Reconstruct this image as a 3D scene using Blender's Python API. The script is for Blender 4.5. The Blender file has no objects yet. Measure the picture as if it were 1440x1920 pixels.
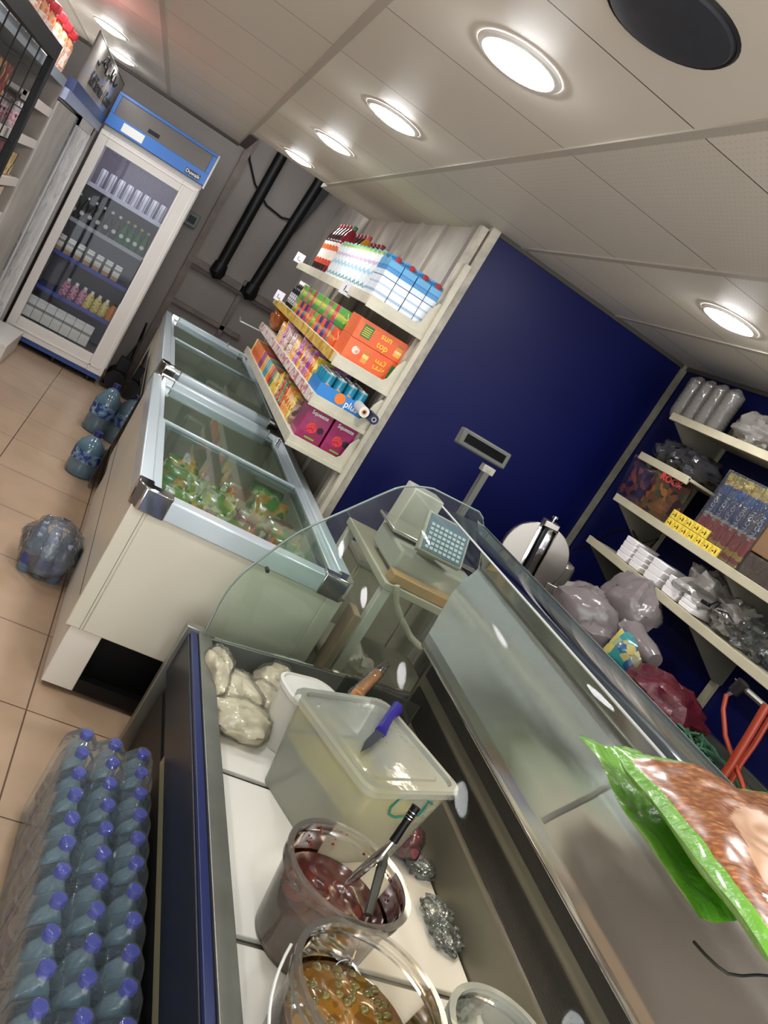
import bpy, math, random
from mathutils import Vector, Matrix, noise
C = bpy.context.scene.collection
sc = bpy.context.scene
PI = math.pi
R = math.radians

# ---------------------------------------------------------------- camera
ROT = Matrix(((0.8237737, -0.22901761, 0.5186018), (-0.43208915, 0.33856686, 0.83586569), (-0.36700935, -0.91264638, 0.17994645)))
FPX = 1546.41
EYE = Vector((0, 0, 1.6))
cam = bpy.data.cameras.new('camera')
cam.sensor_fit = 'VERTICAL'; cam.sensor_height = 36.0; cam.lens = FPX / 1920 * 36.0
cam.clip_start = 0.02
camo = bpy.data.objects.new('camera', cam); C.objects.link(camo)
camo.matrix_world = Matrix.Translation(EYE) @ ROT.transposed().to_4x4()
sc.camera = camo

# ---------------------------------------------------------------- world, exposure
w = bpy.data.worlds.new('world'); sc.world = w; w.use_nodes = True
w.node_tree.nodes['Background'].inputs[0].default_value = (0.95, 0.97, 1, 1)
w.node_tree.nodes['Background'].inputs[1].default_value = 3.0
sc.view_settings.view_transform = 'Standard'; sc.view_settings.look = 'None'
sc.view_settings.gamma = 1; sc.view_settings.use_curve_mapping = False
sc.view_settings.exposure = 0.92
LAMP = 60.0
sc.cycles.max_bounces = 12; sc.cycles.transparent_max_bounces = 24; sc.cycles.glossy_bounces = 5
sc.cycles.transmission_bounces = 8; sc.cycles.caustics_reflective = False; sc.cycles.caustics_refractive = False
sc.cycles.sample_clamp_indirect = 4

# ---------------------------------------------------------------- helpers
def P(px, py, ax, val):
    """world point seen at a pixel of the photograph, on the plane where axis ax equals val"""
    c = Vector(((px - 720) / FPX, -(py - 960) / FPX, -1.0))
    d = ROT.transposed() @ c
    o = EYE
    return o + d * ((val - o[ax]) / d[ax])

ORG = {}
class MB:
    def __init__(s): s.v = []; s.f = []; s.m = []
    def add(s, vs, fs, m=0):
        b = len(s.v); s.v += [Vector(p) for p in vs]
        for f in fs: s.f.append([b + i for i in f]); s.m.append(m)
        return s
    def box(s, x0, x1, y0, y1, z0, z1, m=0):
        return s.add([(x, y, z) for z in (z0, z1) for y in (y0, y1) for x in (x0, x1)],
                     [(0, 2, 3, 1), (4, 5, 7, 6), (0, 1, 5, 4), (2, 6, 7, 3), (0, 4, 6, 2), (1, 3, 7, 5)], m)
    def cbox(s, c, d, m=0): return s.box(c[0]-d[0]/2, c[0]+d[0]/2, c[1]-d[1]/2, c[1]+d[1]/2, c[2], c[2]+d[2], m)
    def bar(s, p0, p1, w, h, m=0, up=(0, 0, 1)):
        p0, p1 = Vector(p0), Vector(p1); d = (p1 - p0).normalized(); a = d.cross(Vector(up))
        if a.length < 1e-4: a = d.cross(Vector((0, 1, 0)))
        a = a.normalized() * w / 2; b = a.cross(d).normalized() * h / 2
        return s.add([p + i * a + j * b for p in (p0, p1) for i, j in ((-1, -1), (1, -1), (1, 1), (-1, 1))],
                     [(3, 2, 1, 0), (4, 5, 6, 7), (0, 1, 5, 4), (1, 2, 6, 5), (2, 3, 7, 6), (3, 0, 4, 7)], m)
    def tube(s, pts, r, n=10, m=0, caps=True):
        pts = [Vector(p) for p in pts]; N = len(pts)
        rr = r if isinstance(r, (list, tuple)) else [r] * N
        rings = []; prev = None
        for i, p in enumerate(pts):
            d = (pts[min(i+1, N-1)] - pts[max(i-1, 0)]).normalized()
            if prev is None:
                a = d.cross(Vector((0, 0, 1)))
                if a.length < 1e-3: a = d.cross(Vector((1, 0, 0)))
            else: a = prev - d * prev.dot(d)
            a.normalize(); prev = a; b = d.cross(a)
            rings.append([p + rr[i] * (a * math.cos(t) + b * math.sin(t)) for t in (2*PI*k/n for k in range(n))])
        vs = [q for g in rings for q in g]
        fs = [(i*n+k, i*n+(k+1) % n, (i+1)*n+(k+1) % n, (i+1)*n+k) for i in range(N-1) for k in range(n)]
        if caps: fs += [tuple(range(n))[::-1], tuple(range((N-1)*n, N*n))]
        return s.add(vs, fs, m)
    def cyl(s, p0, p1, r0, r1=None, n=16, m=0): return s.tube([p0, p1], [r0, r0 if r1 is None else r1], n, m)
    def lathe(s, c, prof, n=20, m=0, caps=(True, True)):
        vs = [(c[0]+r*math.cos(2*PI*k/n), c[1]+r*math.sin(2*PI*k/n), c[2]+z) for r, z in prof for k in range(n)]
        N = len(prof)
        fs = [(i*n+k, i*n+(k+1) % n, (i+1)*n+(k+1) % n, (i+1)*n+k) for i in range(N-1) for k in range(n)]
        if caps[0]: fs.append(tuple(range(n))[::-1])
        if caps[1]: fs.append(tuple(range((N-1)*n, N*n)))
        return s.add(vs, fs, m)
    def prism(s, poly, plane, a, b, m=0):
        def q(u, v, t): return {'xz': (u, t, v), 'yz': (t, u, v), 'xy': (u, v, t)}[plane]
        n = len(poly)
        s.add([q(u, v, a) for u, v in poly] + [q(u, v, b) for u, v in poly],
              [tuple(range(n)), tuple(range(2*n-1, n-1, -1))] + [(i, i+n, (i+1) % n+n, (i+1) % n) for i in range(n)], m)
        return s
    def strip(s, prof, y0, y1, plane='xz', m=0):
        def q(u, v, t): return {'xz': (u, t, v), 'yz': (t, u, v)}[plane]
        n = len(prof)
        y0s = y0 if isinstance(y0, list) else [y0]*n; y1s = y1 if isinstance(y1, list) else [y1]*n
        return s.add([q(u, v, y0s[i]) for i, (u, v) in enumerate(prof)] + [q(u, v, y1s[i]) for i, (u, v) in enumerate(prof)],
                     [(i, i+1, i+1+n, i+n) for i in range(n-1)], m)
    def surf(s, fn, nu, nv, m=0):
        vs = [fn(i/nu, j/nv) for j in range(nv+1) for i in range(nu+1)]
        return s.add(vs, [(j*(nu+1)+i, j*(nu+1)+i+1, (j+1)*(nu+1)+i+1, (j+1)*(nu+1)+i) for j in range(nv) for i in range(nu)], m)
    def blob(s, c, d, seed=0, amp=0.25, fr=2.5, flat=0.0, nu=28, nv=18, m=0):
        o = Vector((seed * 7.3, seed * 3.1, seed * 1.7))
        def fn(u, v):
            t = 2*PI*u; p = PI*(v-0.5)
            q = Vector((math.cos(t)*math.cos(p), math.sin(t)*math.cos(p), math.sin(p)))
            k = 1 + amp*(noise.noise(q*fr+o) + 0.5*noise.noise(q*fr*2.7+o) + 0.3*abs(noise.noise(q*fr*6+o)))
            z = q.z*k
            if z < -flat and flat: z = -flat
            return (c[0]+q.x*k*d[0]/2, c[1]+q.y*k*d[1]/2, c[2]+z*d[2]/2)
        return s.surf(fn, nu, nv, m)
    def pouch(s, wd, ht, th, seed=0, m=0, n=14, wr=0.12, crimp=0.08):
        """sealed bag: width along x, height along z, bulging along y"""
        o = Vector((seed*3.3, seed*1.9, seed))
        for sg in (-1, 1):
            def fn(u, v):
                e = min(v, 1-v)/crimp; k = 0 if e < 1 else 1
                q = math.sin(PI*min(1, max(0, (v-crimp)/(1-2*crimp))))**0.5*k * (math.sin(PI*u)**0.6)
                nn = noise.noise(Vector((u*5, v*5, sg))+o)*wr
                ww = wd*(1-0.06*q)
                return ((u-0.5)*ww, sg*(th/2*q*(1+nn*1.5) + 0.0008) + nn*th*0.15, v*ht)
            s.surf(fn, n, n, m)
        return s
    def xf(s, M):
        s.v = [M @ p for p in s.v]; return s
    def build(s, name, mat, parent=None, bevel=0, smooth=True, solid=0, origin=None, sub=0, ang=0.6):
        if origin is None:
            if parent is not None: origin = ORG[parent.name]
            else:
                xs = [min(p[i] for p in s.v) for i in range(3)]; xe = [max(p[i] for p in s.v) for i in range(3)]
                origin = Vector(((xs[0]+xe[0])/2, (xs[1]+xe[1])/2, xs[2]))
        origin = Vector(origin)
        me = bpy.data.meshes.new(name); me.from_pydata([p - origin for p in s.v], [], s.f)
        mats = mat if isinstance(mat, (list, tuple)) else [mat]
        for k in mats: me.materials.append(k)
        me.polygons.foreach_set('material_index', [min(i, len(mats)-1) for i in s.m])
        me.validate()
        if smooth: me.shade_smooth(); me.set_sharp_from_angle(angle=ang)
        o = bpy.data.objects.new(name, me); C.objects.link(o); ORG[o.name] = origin
        if parent is not None:
            o.parent = parent; o.location = origin - ORG[parent.name]
        else: o.location = origin
        if solid:
            k = o.modifiers.new('thickness', 'SOLIDIFY'); k.thickness = solid; k.offset = 0
        if bevel:
            k = o.modifiers.new('bevel', 'BEVEL'); k.width = bevel; k.segments = 2; k.limit_method = 'ANGLE'; k.angle_limit = 0.7
        if sub:
            k = o.modifiers.new('sub', 'SUBSURF'); k.levels = sub; k.render_levels = sub
        return o

def tag(o, label, cat, group=None, kind=None):
    o['label'] = label; o['category'] = cat
    if group: o['group'] = group
    if kind: o['kind'] = kind
    return o
def struct(o): o['kind'] = 'structure'; return o
def thing(name, loc, label, cat, group=None):
    o = bpy.data.objects.new(name, None); C.objects.link(o); o.location = loc; ORG[o.name] = Vector(loc)
    o.empty_display_size = 0.05
    return tag(o, label, cat, group)
def kids(o): return [c for c in bpy.data.objects if c.parent == o]
def dup(o, loc=None, rz=None, label=None, group=None, parent=None, mats=None):
    c = o.copy(); C.objects.link(c); ORG[c.name] = Vector(loc) if loc is not None else ORG[o.name]
    if parent is not None: c.parent = parent
    if loc is not None: c.location = loc
    if rz is not None: c.rotation_euler = (0, 0, rz)
    if label: c['label'] = label
    if group: c['group'] = group
    for k in list(o.children): dup(k, parent=c)
    return c
ORD = ['nearest', 'second', 'third', 'fourth', 'fifth', 'sixth', 'seventh', 'eighth', 'ninth', 'tenth', 'eleventh', 'twelfth', 'thirteenth', 'fourteenth', 'fifteenth', 'sixteenth']

def lin(c):
    if isinstance(c, str): c = [int(c[i:i+2], 16) for i in (0, 2, 4)]
    return tuple(((x/255)/12.92 if x/255 <= 0.04045 else ((x/255+0.055)/1.055)**2.4) for x in c) + (1,)
def newmat(name):
    m = bpy.data.materials.new(name); m.use_nodes = True; return m, m.node_tree.nodes, m.node_tree.links
def coords(N, L, kind='Object'):
    t = N.new('ShaderNodeTexCoord'); return t.outputs[kind]
def pm(name, col, rough=0.5, metal=0, var=0.0, vs=8, bump=0, bs=60, alpha=1, spec=0.5, emis=0, trans=0, coat=0):
    m, N, L = newmat(name); b = N['Principled BSDF']
    b.inputs['Base Color'].default_value = lin(col); b.inputs['Roughness'].default_value = rough
    b.inputs['Metallic'].default_value = metal; b.inputs['Alpha'].default_value = alpha
    b.inputs['Specular IOR Level'].default_value = spec; b.inputs['Transmission Weight'].default_value = trans
    b.inputs['Coat Weight'].default_value = coat; b.inputs['Coat Roughness'].default_value = 0.08
    if emis: b.inputs['Emission Color'].default_value = lin(col); b.inputs['Emission Strength'].default_value = emis
    co = coords(N, L)
    if var:
        n = N.new('ShaderNodeTexNoise'); n.inputs['Scale'].default_value = vs; n.inputs['Detail'].default_value = 6
        L.new(co, n.inputs['Vector'])
        mr = N.new('ShaderNodeMapRange'); mr.inputs[1].default_value = 0.3; mr.inputs[2].default_value = 0.7
        mr.inputs[3].default_value = 1-var; mr.inputs[4].default_value = 1+var*0.4
        L.new(n.outputs[0], mr.inputs[0])
        mx = N.new('ShaderNodeMix'); mx.data_type = 'RGBA'; mx.blend_type = 'MULTIPLY'; mx.inputs[0].default_value = 1
        mx.inputs[6].default_value = lin(col); L.new(mr.outputs[0], mx.inputs[7]); L.new(mx.outputs[2], b.inputs['Base Color'])
    if bump:
        n = N.new('ShaderNodeTexNoise'); n.inputs['Scale'].default_value = bs; n.inputs['Detail'].default_value = 4; L.new(co, n.inputs['Vector'])
        k = N.new('ShaderNodeBump'); k.inputs['Strength'].default_value = bump; k.inputs['Distance'].default_value = 0.01
        L.new(n.outputs[0], k.inputs['Height']); L.new(k.outputs[0], b.inputs['Normal'])
    return m
def glass(name, tint=(235, 245, 240), refl=1.0, rough=0.02, bump=0, bs=20, haze=0.0, hcol=(200, 205, 205)):
    """thin clear sheet: transparent with a Fresnel mirror on top"""
    m, N, L = newmat(name); N.remove(N['Principled BSDF']); out = N['Material Output']
    t = N.new('ShaderNodeBsdfTransparent'); t.inputs[0].default_value = lin(tint)
    g = N.new('ShaderNodeBsdfGlossy'); g.inputs['Roughness'].default_value = rough
    fr = N.new('ShaderNodeFresnel'); fr.inputs[0].default_value = 1.5
    mu = N.new('ShaderNodeMath'); mu.operation = 'MULTIPLY'; mu.use_clamp = True; mu.inputs[1].default_value = refl; L.new(fr.outputs[0], mu.inputs[0])
    mx = N.new('ShaderNodeMixShader'); L.new(mu.outputs[0], mx.inputs[0])
    src = t.outputs[0]
    if haze:
        d = N.new('ShaderNodeBsdfDiffuse'); d.inputs[0].default_value = lin(hcol)
        h = N.new('ShaderNodeMixShader'); h.inputs[0].default_value = haze; L.new(t.outputs[0], h.inputs[1]); L.new(d.outputs[0], h.inputs[2]); src = h.outputs[0]
    L.new(src, mx.inputs[1]); L.new(g.outputs[0], mx.inputs[2]); L.new(mx.outputs[0], out.inputs[0])
    if bump:
        n = N.new('ShaderNodeTexNoise'); n.inputs['Scale'].default_value = bs; n.inputs['Detail'].default_value = 3; L.new(coords(N, L), n.inputs['Vector'])
        k = N.new('ShaderNodeBump'); k.inputs['Strength'].default_value = bump; k.inputs['Distance'].default_value = 0.02
        L.new(n.outputs[0], k.inputs['Height']); L.new(k.outputs[0], g.inputs['Normal']); L.new(k.outputs[0], fr.inputs['Normal'])
    return m
def bands(name, stops, axis='Z', rough=0.35, alpha=1, noise_amt=0.0, ns=6, coat=0.0):
    """printed package: stepped colours along a generated axis, optionally wobbled by noise"""
    m, N, L = newmat(name); b = N['Principled BSDF']; b.inputs['Roughness'].default_value = rough; b.inputs['Alpha'].default_value = alpha
    b.inputs['Coat Weight'].default_value = coat; b.inputs['Coat Roughness'].default_value = 0.1
    sp = N.new('ShaderNodeSeparateXYZ'); L.new(coords(N, L, 'Generated'), sp.inputs[0]); src = sp.outputs['XYZ'.index(axis)]
    if noise_amt:
        n = N.new('ShaderNodeTexNoise'); n.inputs['Scale'].default_value = ns; n.inputs['Detail'].default_value = 1; L.new(coords(N, L, 'Generated'), n.inputs['Vector'])
        k = N.new('ShaderNodeMath'); k.operation = 'MULTIPLY_ADD'; k.inputs[1].default_value = noise_amt; L.new(n.outputs[0], k.inputs[0])
        s2 = N.new('ShaderNodeMath'); s2.operation = 'SUBTRACT'; L.new(src, s2.inputs[0]); s2.inputs[1].default_value = noise_amt/2; L.new(s2.outputs[0], k.inputs[2]); src = k.outputs[0]
    r = N.new('ShaderNodeValToRGB'); r.color_ramp.interpolation = 'CONSTANT'; L.new(src, r.inputs[0]); L.new(r.outputs[0], b.inputs['Base Color'])
    e = r.color_ramp.elements
    while len(e) < len(stops): e.new(0.5)
    for i, (p, c) in enumerate(stops): e[i].position = p; e[i].color = lin(c)
    return m
def speck(name, cols, scale=6, rough=0.35, alpha=1, kind='noise', coat=0.0, space='Object', stretch=(1, 1, 1), bump=0):
    """mottled print: palette picked by noise or cells"""
    m, N, L = newmat(name); b = N['Principled BSDF']; b.inputs['Roughness'].default_value = rough; b.inputs['Alpha'].default_value = alpha
    b.inputs['Coat Weight'].default_value = coat; b.inputs['Coat Roughness'].default_value = 0.1
    mp = N.new('ShaderNodeMapping'); mp.inputs['Scale'].default_value = stretch; L.new(coords(N, L, space), mp.inputs[0])
    if kind == 'noise':
        n = N.new('ShaderNodeTexNoise'); n.inputs['Scale'].default_value = scale; n.inputs['Detail'].default_value = 2; src = n.outputs[0]; lo, hi = 0.33, 0.67
    else:
        n = N.new('ShaderNodeTexVoronoi'); n.inputs['Scale'].default_value = scale; sx = N.new('ShaderNodeSeparateXYZ'); L.new(n.outputs['Color'], sx.inputs[0]); src = sx.outputs[0]; lo, hi = 0, 1
    L.new(mp.outputs[0], n.inputs['Vector'])
    r = N.new('ShaderNodeValToRGB'); r.color_ramp.interpolation = 'CONSTANT' if kind == 'noise' else 'LINEAR'; L.new(src, r.inputs[0]); L.new(r.outputs[0], b.inputs['Base Color'])
    e = r.color_ramp.elements
    while len(e) < len(cols): e.new(0.5)
    for i, c in enumerate(cols): e[i].position = 0 if i == 0 else lo + (hi-lo)*i/len(cols); e[i].color = lin(c)
    if bump:
        k = N.new('ShaderNodeBump'); k.inputs['Strength'].default_value = bump; k.inputs['Distance'].default_value = 0.003; L.new(src, k.inputs['Height']); L.new(k.outputs[0], b.inputs['Normal'])
    return m
def text(body, size, loc, right, up, mat, parent=None, name='lettering', ext=0.0008, align='CENTER', sx=1.0):
    cu = bpy.data.curves.new('t', 'FONT'); cu.body = body; cu.size = size; cu.extrude = ext; cu.align_x = align; cu.align_y = 'CENTER'; cu.offset = size*0.012
    ob = bpy.data.objects.new('t', cu); C.objects.link(ob); dg = bpy.context.evaluated_depsgraph_get(); dg.update()
    me = bpy.data.meshes.new_from_object(ob.evaluated_get(dg)); bpy.data.objects.remove(ob); bpy.data.curves.remove(cu)
    x = Vector(right).normalized(); y = (Vector(up) - x*Vector(up).dot(x)).normalized(); z = x.cross(y); loc = Vector(loc)
    M = Matrix((x, y, z)).transposed().to_4x4(); M.translation = loc
    b = MB(); b.v = [M @ Vector((v.co.x*sx, v.co.y, v.co.z)) for v in me.vertices]; b.f = [list(p.vertices) for p in me.polygons]; b.m = [0]*len(b.f)
    bpy.data.meshes.remove(me)
    return b.build(name, mat, parent, smooth=False)
def frame(p, right, up):
    x = Vector(right).normalized(); z = (Vector(up) - x*Vector(up).dot(x)).normalized(); y = z.cross(x)
    M = Matrix((x, y, z)).transposed().to_4x4(); M.translation = Vector(p); return M

# ---------------------------------------------------------------- shared materials
WHITE = pm('white_enamel', (214, 208, 196), 0.35, var=0.08, vs=3)
FWHITE = pm('freezer_white', (205, 200, 182), 0.3, var=0.06, vs=2)
ALU = pm('brushed_aluminium', (190, 198, 200), 0.32, 0.75, bump=0.02)
ALUW = pm('white_aluminium_frame', (200, 212, 218), 0.25, 0.35)
CHROME = pm('chrome', (205, 205, 205), 0.08, 1)
STEEL = pm('stainless_steel', (232, 228, 220), 0.2, 0.95)
STEELD = pm('dull_steel', (150, 150, 142), 0.35, 0.8, var=0.15, vs=10)
BLACK = pm('black_plastic', (11, 11, 12), 0.45, spec=0.25)
DARK = pm('dark_metal', (32, 31, 30), 0.5, 0.3)
GREY = pm('grey_plastic', (95, 95, 92), 0.5)
LGREY = pm('light_grey_plastic', (165, 162, 150), 0.5)
CREAM = pm('cream_shelf_metal', (206, 200, 180), 0.4, var=0.12, vs=14)
CLEAR = glass('clear_glass', (253, 254, 253), 0.07)
CLEARD = glass('freezer_glass', (232, 240, 237), 0.4, haze=0.02)
FILM = glass('clear_film', (238, 243, 246), 1.6, 0.05, bump=0.5, bs=22, haze=0.05)
HAZY = glass('hazy_plastic', (225, 228, 225), 1.0, 0.15, bump=0.25, bs=14, haze=0.42, hcol=(215, 218, 212))
WTXT = pm('white_print', (240, 240, 236), 0.5)
BTXT = pm('black_print', (22, 22, 24), 0.5)
BLUEW = pm('blue_wall_paint', (7, 14, 76), 0.42, var=0.18, vs=1.5, bump=0.01, bs=2, spec=0.3)
CARDB = pm('cardboard', (122, 92, 62), 0.75, var=0.12, vs=9)

# ---------------------------------------------------------------- the room
ZC = 2.25; XR = 2.46; YB = 3.67; XA = 1.215; YF = 7.85; XL = -1.5
def floor_mat():
    m, N, L = newmat('peach_floor_tile'); b = N['Principled BSDF']; b.inputs['Roughness'].default_value = 0.28
    mp = N.new('ShaderNodeMapping'); L.new(coords(N, L), mp.inputs[0]); mp.inputs['Location'].default_value = (0.20+4*0.5, -0.46+10*0.5, 0)
    br = N.new('ShaderNodeTexBrick'); br.offset = 0; br.inputs['Scale'].default_value = 1; br.inputs['Brick Width'].default_value = 0.5; br.inputs['Row Height'].default_value = 0.5
    br.inputs['Mortar Size'].default_value = 0.003; br.inputs['Mortar Smooth'].default_value = 0.2; L.new(mp.outputs[0], br.inputs['Vector'])
    br.inputs['Color1'].default_value = lin((194, 166, 138)); br.inputs['Color2'].default_value = lin((187, 159, 131)); br.inputs['Mortar'].default_value = lin((92, 68, 54))
    n = N.new('ShaderNodeTexNoise'); n.inputs['Scale'].default_value = 5; n.inputs['Detail'].default_value = 8; L.new(coords(N, L), n.inputs['Vector'])
    mx = N.new('ShaderNodeMix'); mx.data_type = 'RGBA'; mx.blend_type = 'MULTIPLY'; mx.inputs[0].default_value = 0.35; L.new(br.outputs[0], mx.inputs[6]); L.new(n.outputs[0], mx.inputs[7]); L.new(mx.outputs[2], b.inputs['Base Color'])
    return m
def ceil_mat():
    m, N, L = newmat('white_metal_ceiling_tile'); b = N['Principled BSDF']; b.inputs['Roughness'].default_value = 0.5
    mp = N.new('ShaderNodeMapping'); L.new(coords(N, L), mp.inputs[0]); mp.inputs['Location'].default_value = (-0.19+6*0.59, -1.585+10*0.597, 0)
    br = N.new('ShaderNodeTexBrick'); br.offset = 0; br.inputs['Scale'].default_value = 1; br.inputs['Brick Width'].default_value = 0.59; br.inputs['Row Height'].default_value = 0.597
    br.inputs['Mortar Size'].default_value = 0.0022; br.inputs['Mortar Smooth'].default_value = 0.1; L.new(mp.outputs[0], br.inputs['Vector'])
    br.inputs['Color1'].default_value = lin((226, 220, 208)); br.inputs['Color2'].default_value = lin((218, 212, 200)); br.inputs['Mortar'].default_value = lin((60, 54, 48))
    # fine round perforations, seen on the tiles near the blue wall
    vo = N.new('ShaderNodeTexVoronoi'); vo.inputs['Scale'].default_value = 55; vo.inputs['Randomness'].default_value = 0; L.new(coords(N, L), vo.inputs['Vector'])
    r = N.new('ShaderNodeMapRange'); r.inputs[1].default_value = 0.22; r.inputs[2].default_value = 0.30; r.inputs[3].default_value = 0.62; r.inputs[4].default_value = 1; L.new(vo.outputs['Distance'], r.inputs[0])
    sp = N.new('ShaderNodeSeparateXYZ'); L.new(coords(N, L), sp.inputs[0])
    g = N.new('ShaderNodeMath'); g.operation = 'GREATER_THAN'; g.inputs[1].default_value = 0.79; L.new(sp.outputs[0], g.inputs[0])
    mx = N.new('ShaderNodeMix'); mx.data_type = 'RGBA'; mx.blend_type = 'MULTIPLY'; L.new(g.outputs[0], mx.inputs[0]); L.new(br.outputs[0], mx.inputs[6]); L.new(r.outputs[0], mx.inputs[7])
    L.new(mx.outputs[2], b.inputs['Base Color'])
    return m
O0 = Vector((0, 0, 0))
FM = floor_mat(); CM = ceil_mat()
struct(MB().box(XL, XR+0.1, -2.2, YF+0.1, -0.05, 0).build('floor', FM, origin=O0, smooth=False))
cb = MB().box(XL, 0.19, -2.2, 7.0, ZC, ZC+0.03); cb.box(0.19, XA, -2.2, 5.96, ZC, ZC+0.03); cb.box(0.79, XA, 5.96, 6.3, ZC, ZC+0.03); cb.box(XA, XR, -2.2, YB, ZC, ZC+0.03)
struct(cb.build('ceiling', CM, origin=O0, smooth=False))
BARM = pm('ceiling_bar', (186, 180, 168), 0.5)
for k, (x, y1) in enumerate(((-1.0, 7.0), (-0.40, 7.0), (0.19, 7.0), (0.78, 5.96), (1.37, YB), (1.96, YB))):
    struct(MB().box(x-0.013, x+0.013, -2.2, y1, ZC-0.005, ZC).build('trim_%d' % (k+1), BARM, smooth=False))
GW = pm('grey_wall_panel', (122, 114, 108), 0.6, var=0.15, vs=2)
GB = pm('rusty_grey_frame', (104, 92, 84), 0.6, var=0.3, vs=14)
struct(MB().box(XL, XA+0.1, YF, YF+0.08, 0, 3.1).build('wall_back', GW, smooth=False))
struct(MB().box(XL, XA+0.1, 5.9, YF+0.08, 3.1, 3.15).build('trim_7', GW, smooth=False))
struct(MB().box(XL-0.05, XL, -2.2, YF, 0, 3.1).build('wall_left', GW, smooth=False))
struct(MB().box(XR, XR+0.08, -2.2, YB+0.08, 0, ZC+0.1).build('wall_right', BLUEW, smooth=False))
struct(MB().box(XA, XR, YB, YB+0.08, 0, ZC+0.05).build('wall_partition', BLUEW, smooth=False))
wr = MB().box(XA, XA+0.05, YB+0.08, YF, 0, 3.1)
for y in (3.9, 4.35, 4.8, 5.25, 5.7, 6.15): wr.box(XA-0.02, XA, y, y+0.035, 0, ZC)
struct(wr.build('wall_alcove', pm('white_ridged_panel', (196, 188, 178), 0.5, var=0.25, vs=5), smooth=False))
struct(MB().box(XA-0.02, XA+0.025, YB-0.025, YB+0.02, 0, ZC).box(XA-0.065, XA-0.03, YB-0.02, YB+0.03, 0, ZC-0.02).build('trim_8', pm('scuffed_white_post', (196, 188, 172), 0.5, var=0.35, vs=18), bevel=0.002))
struct(MB().box(XR-0.035, XR-0.004, YB-0.02, YB-0.002, 0, ZC).build('trim_9', pm('beige_corner_strip', (150, 146, 128), 0.5, var=0.25, vs=20), smooth=False))
struct(MB().box(XA, XR, YB-0.015, YB, ZC-0.02, ZC).box(XR-0.015, XR, -2.2, YB, ZC-0.02, ZC).build('trim_10', pm('dark_wall_angle', (70, 66, 60), 0.6), smooth=False))
struct(MB().box(0.19, 0.25, 5.96, 7.0, ZC-0.01, ZC+0.08).box(XL, 0.19, 6.97, 7.02, ZC-0.02, ZC+0.06).build('trim_11', pm('dark_ceiling_edge', (72, 64, 58), 0.6), smooth=False))
# frame of the back wall
yb = YF-0.05
struct(MB().box(0.27, 0.33, yb, YF, 0, 3.0).build('trim_12', GB, smooth=False))
struct(MB().box(0.33, XA, yb, YF, 1.25, 1.31).build('trim_13', GB, smooth=False))
struct(MB().box(0.80, 0.84, yb, YF, 0, 1.36).build('trim_14', GB, smooth=False))
struct(MB().box(0.33, XA, yb-0.02, yb+0.01, 1.22, 1.245).build('trim_15', pm('dark_grey_frame', (66, 58, 54), 0.6), smooth=False))  # darker grey strip just below the beam
struct(MB().box(0.33, 1.0, yb, YF, 0.86, 0.90).build('trim_16', GB, smooth=False))

# ---------------------------------------------------------------- ceiling lights
LIT = pm('lamp_diffuser', (255, 255, 255), 0.5, emis=LAMP)
RIM = pm('lamp_rim', (225, 222, 216), 0.35)
def downlight(x, y, label):
    t = thing('ceiling_downlight', (x, y, ZC), label, 'ceiling light')
    MB().lathe((x, y, ZC), [(0.088, -0.004), (0.092, -0.008), (0.104, -0.006), (0.108, -0.0005)], 40, caps=(False, False)).build('rim', RIM, t)
    MB().lathe((x, y, ZC), [(0.0, -0.022), (0.05, -0.019), (0.078, -0.012), (0.089, -0.004)], 40, caps=(False, False)).build('diffuser', LIT, t)
    return t
for x, y, l in ((0.48, 1.905, 'large round downlight, closest of the long row above the freezers'), (0.49, 3.09, 'round downlight second in the long row, bluish glow round it'),
                (0.495, 4.30, 'round downlight third in the long row above the freezers'), (0.50, 5.60, 'round downlight at the far end of the long row, by the grey wall'),
                (1.715, 2.51, 'lone round downlight over the wall shelves at the right edge'),
                (-0.745, 5.55, 'bright downlight above the perspex sign at top left'), (-0.74, 6.5, 'downlight beyond the perspex sign, over the blue-topped fridge'),
                (-0.74, 4.4, 'downlight over the left shelving, out of view'), (0.48, 0.12, 'downlight above the photographer'), (1.715, 1.3, 'downlight over the service counter, out of view'),
                (1.715, 0.1, 'downlight over the near end of the service counter'), (-0.74, 3.2, 'downlight over the left aisle, out of view'), (-0.74, 1.9, 'downlight left of the photographer')):
    downlight(x, y, l)
t = thing('ceiling_speaker', (0.515, 1.345, ZC), 'dark grey round speaker grille in the ceiling at the top edge', 'speaker')
SPK = pm('speaker_grille', (42, 45, 54), 0.6, var=0.2, vs=30)
MB().lathe((0.515, 1.345, ZC), [(0.0, -0.012), (0.08, -0.012), (0.108, -0.008), (0.114, -0.001)], 40, caps=(False, False)).build('grille', SPK, t)
MB().lathe((0.515, 1.345, ZC), [(0.113, -0.001), (0.117, -0.005), (0.121, -0.0005)], 40, caps=(False, False)).build('rim', DARK, t)

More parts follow.
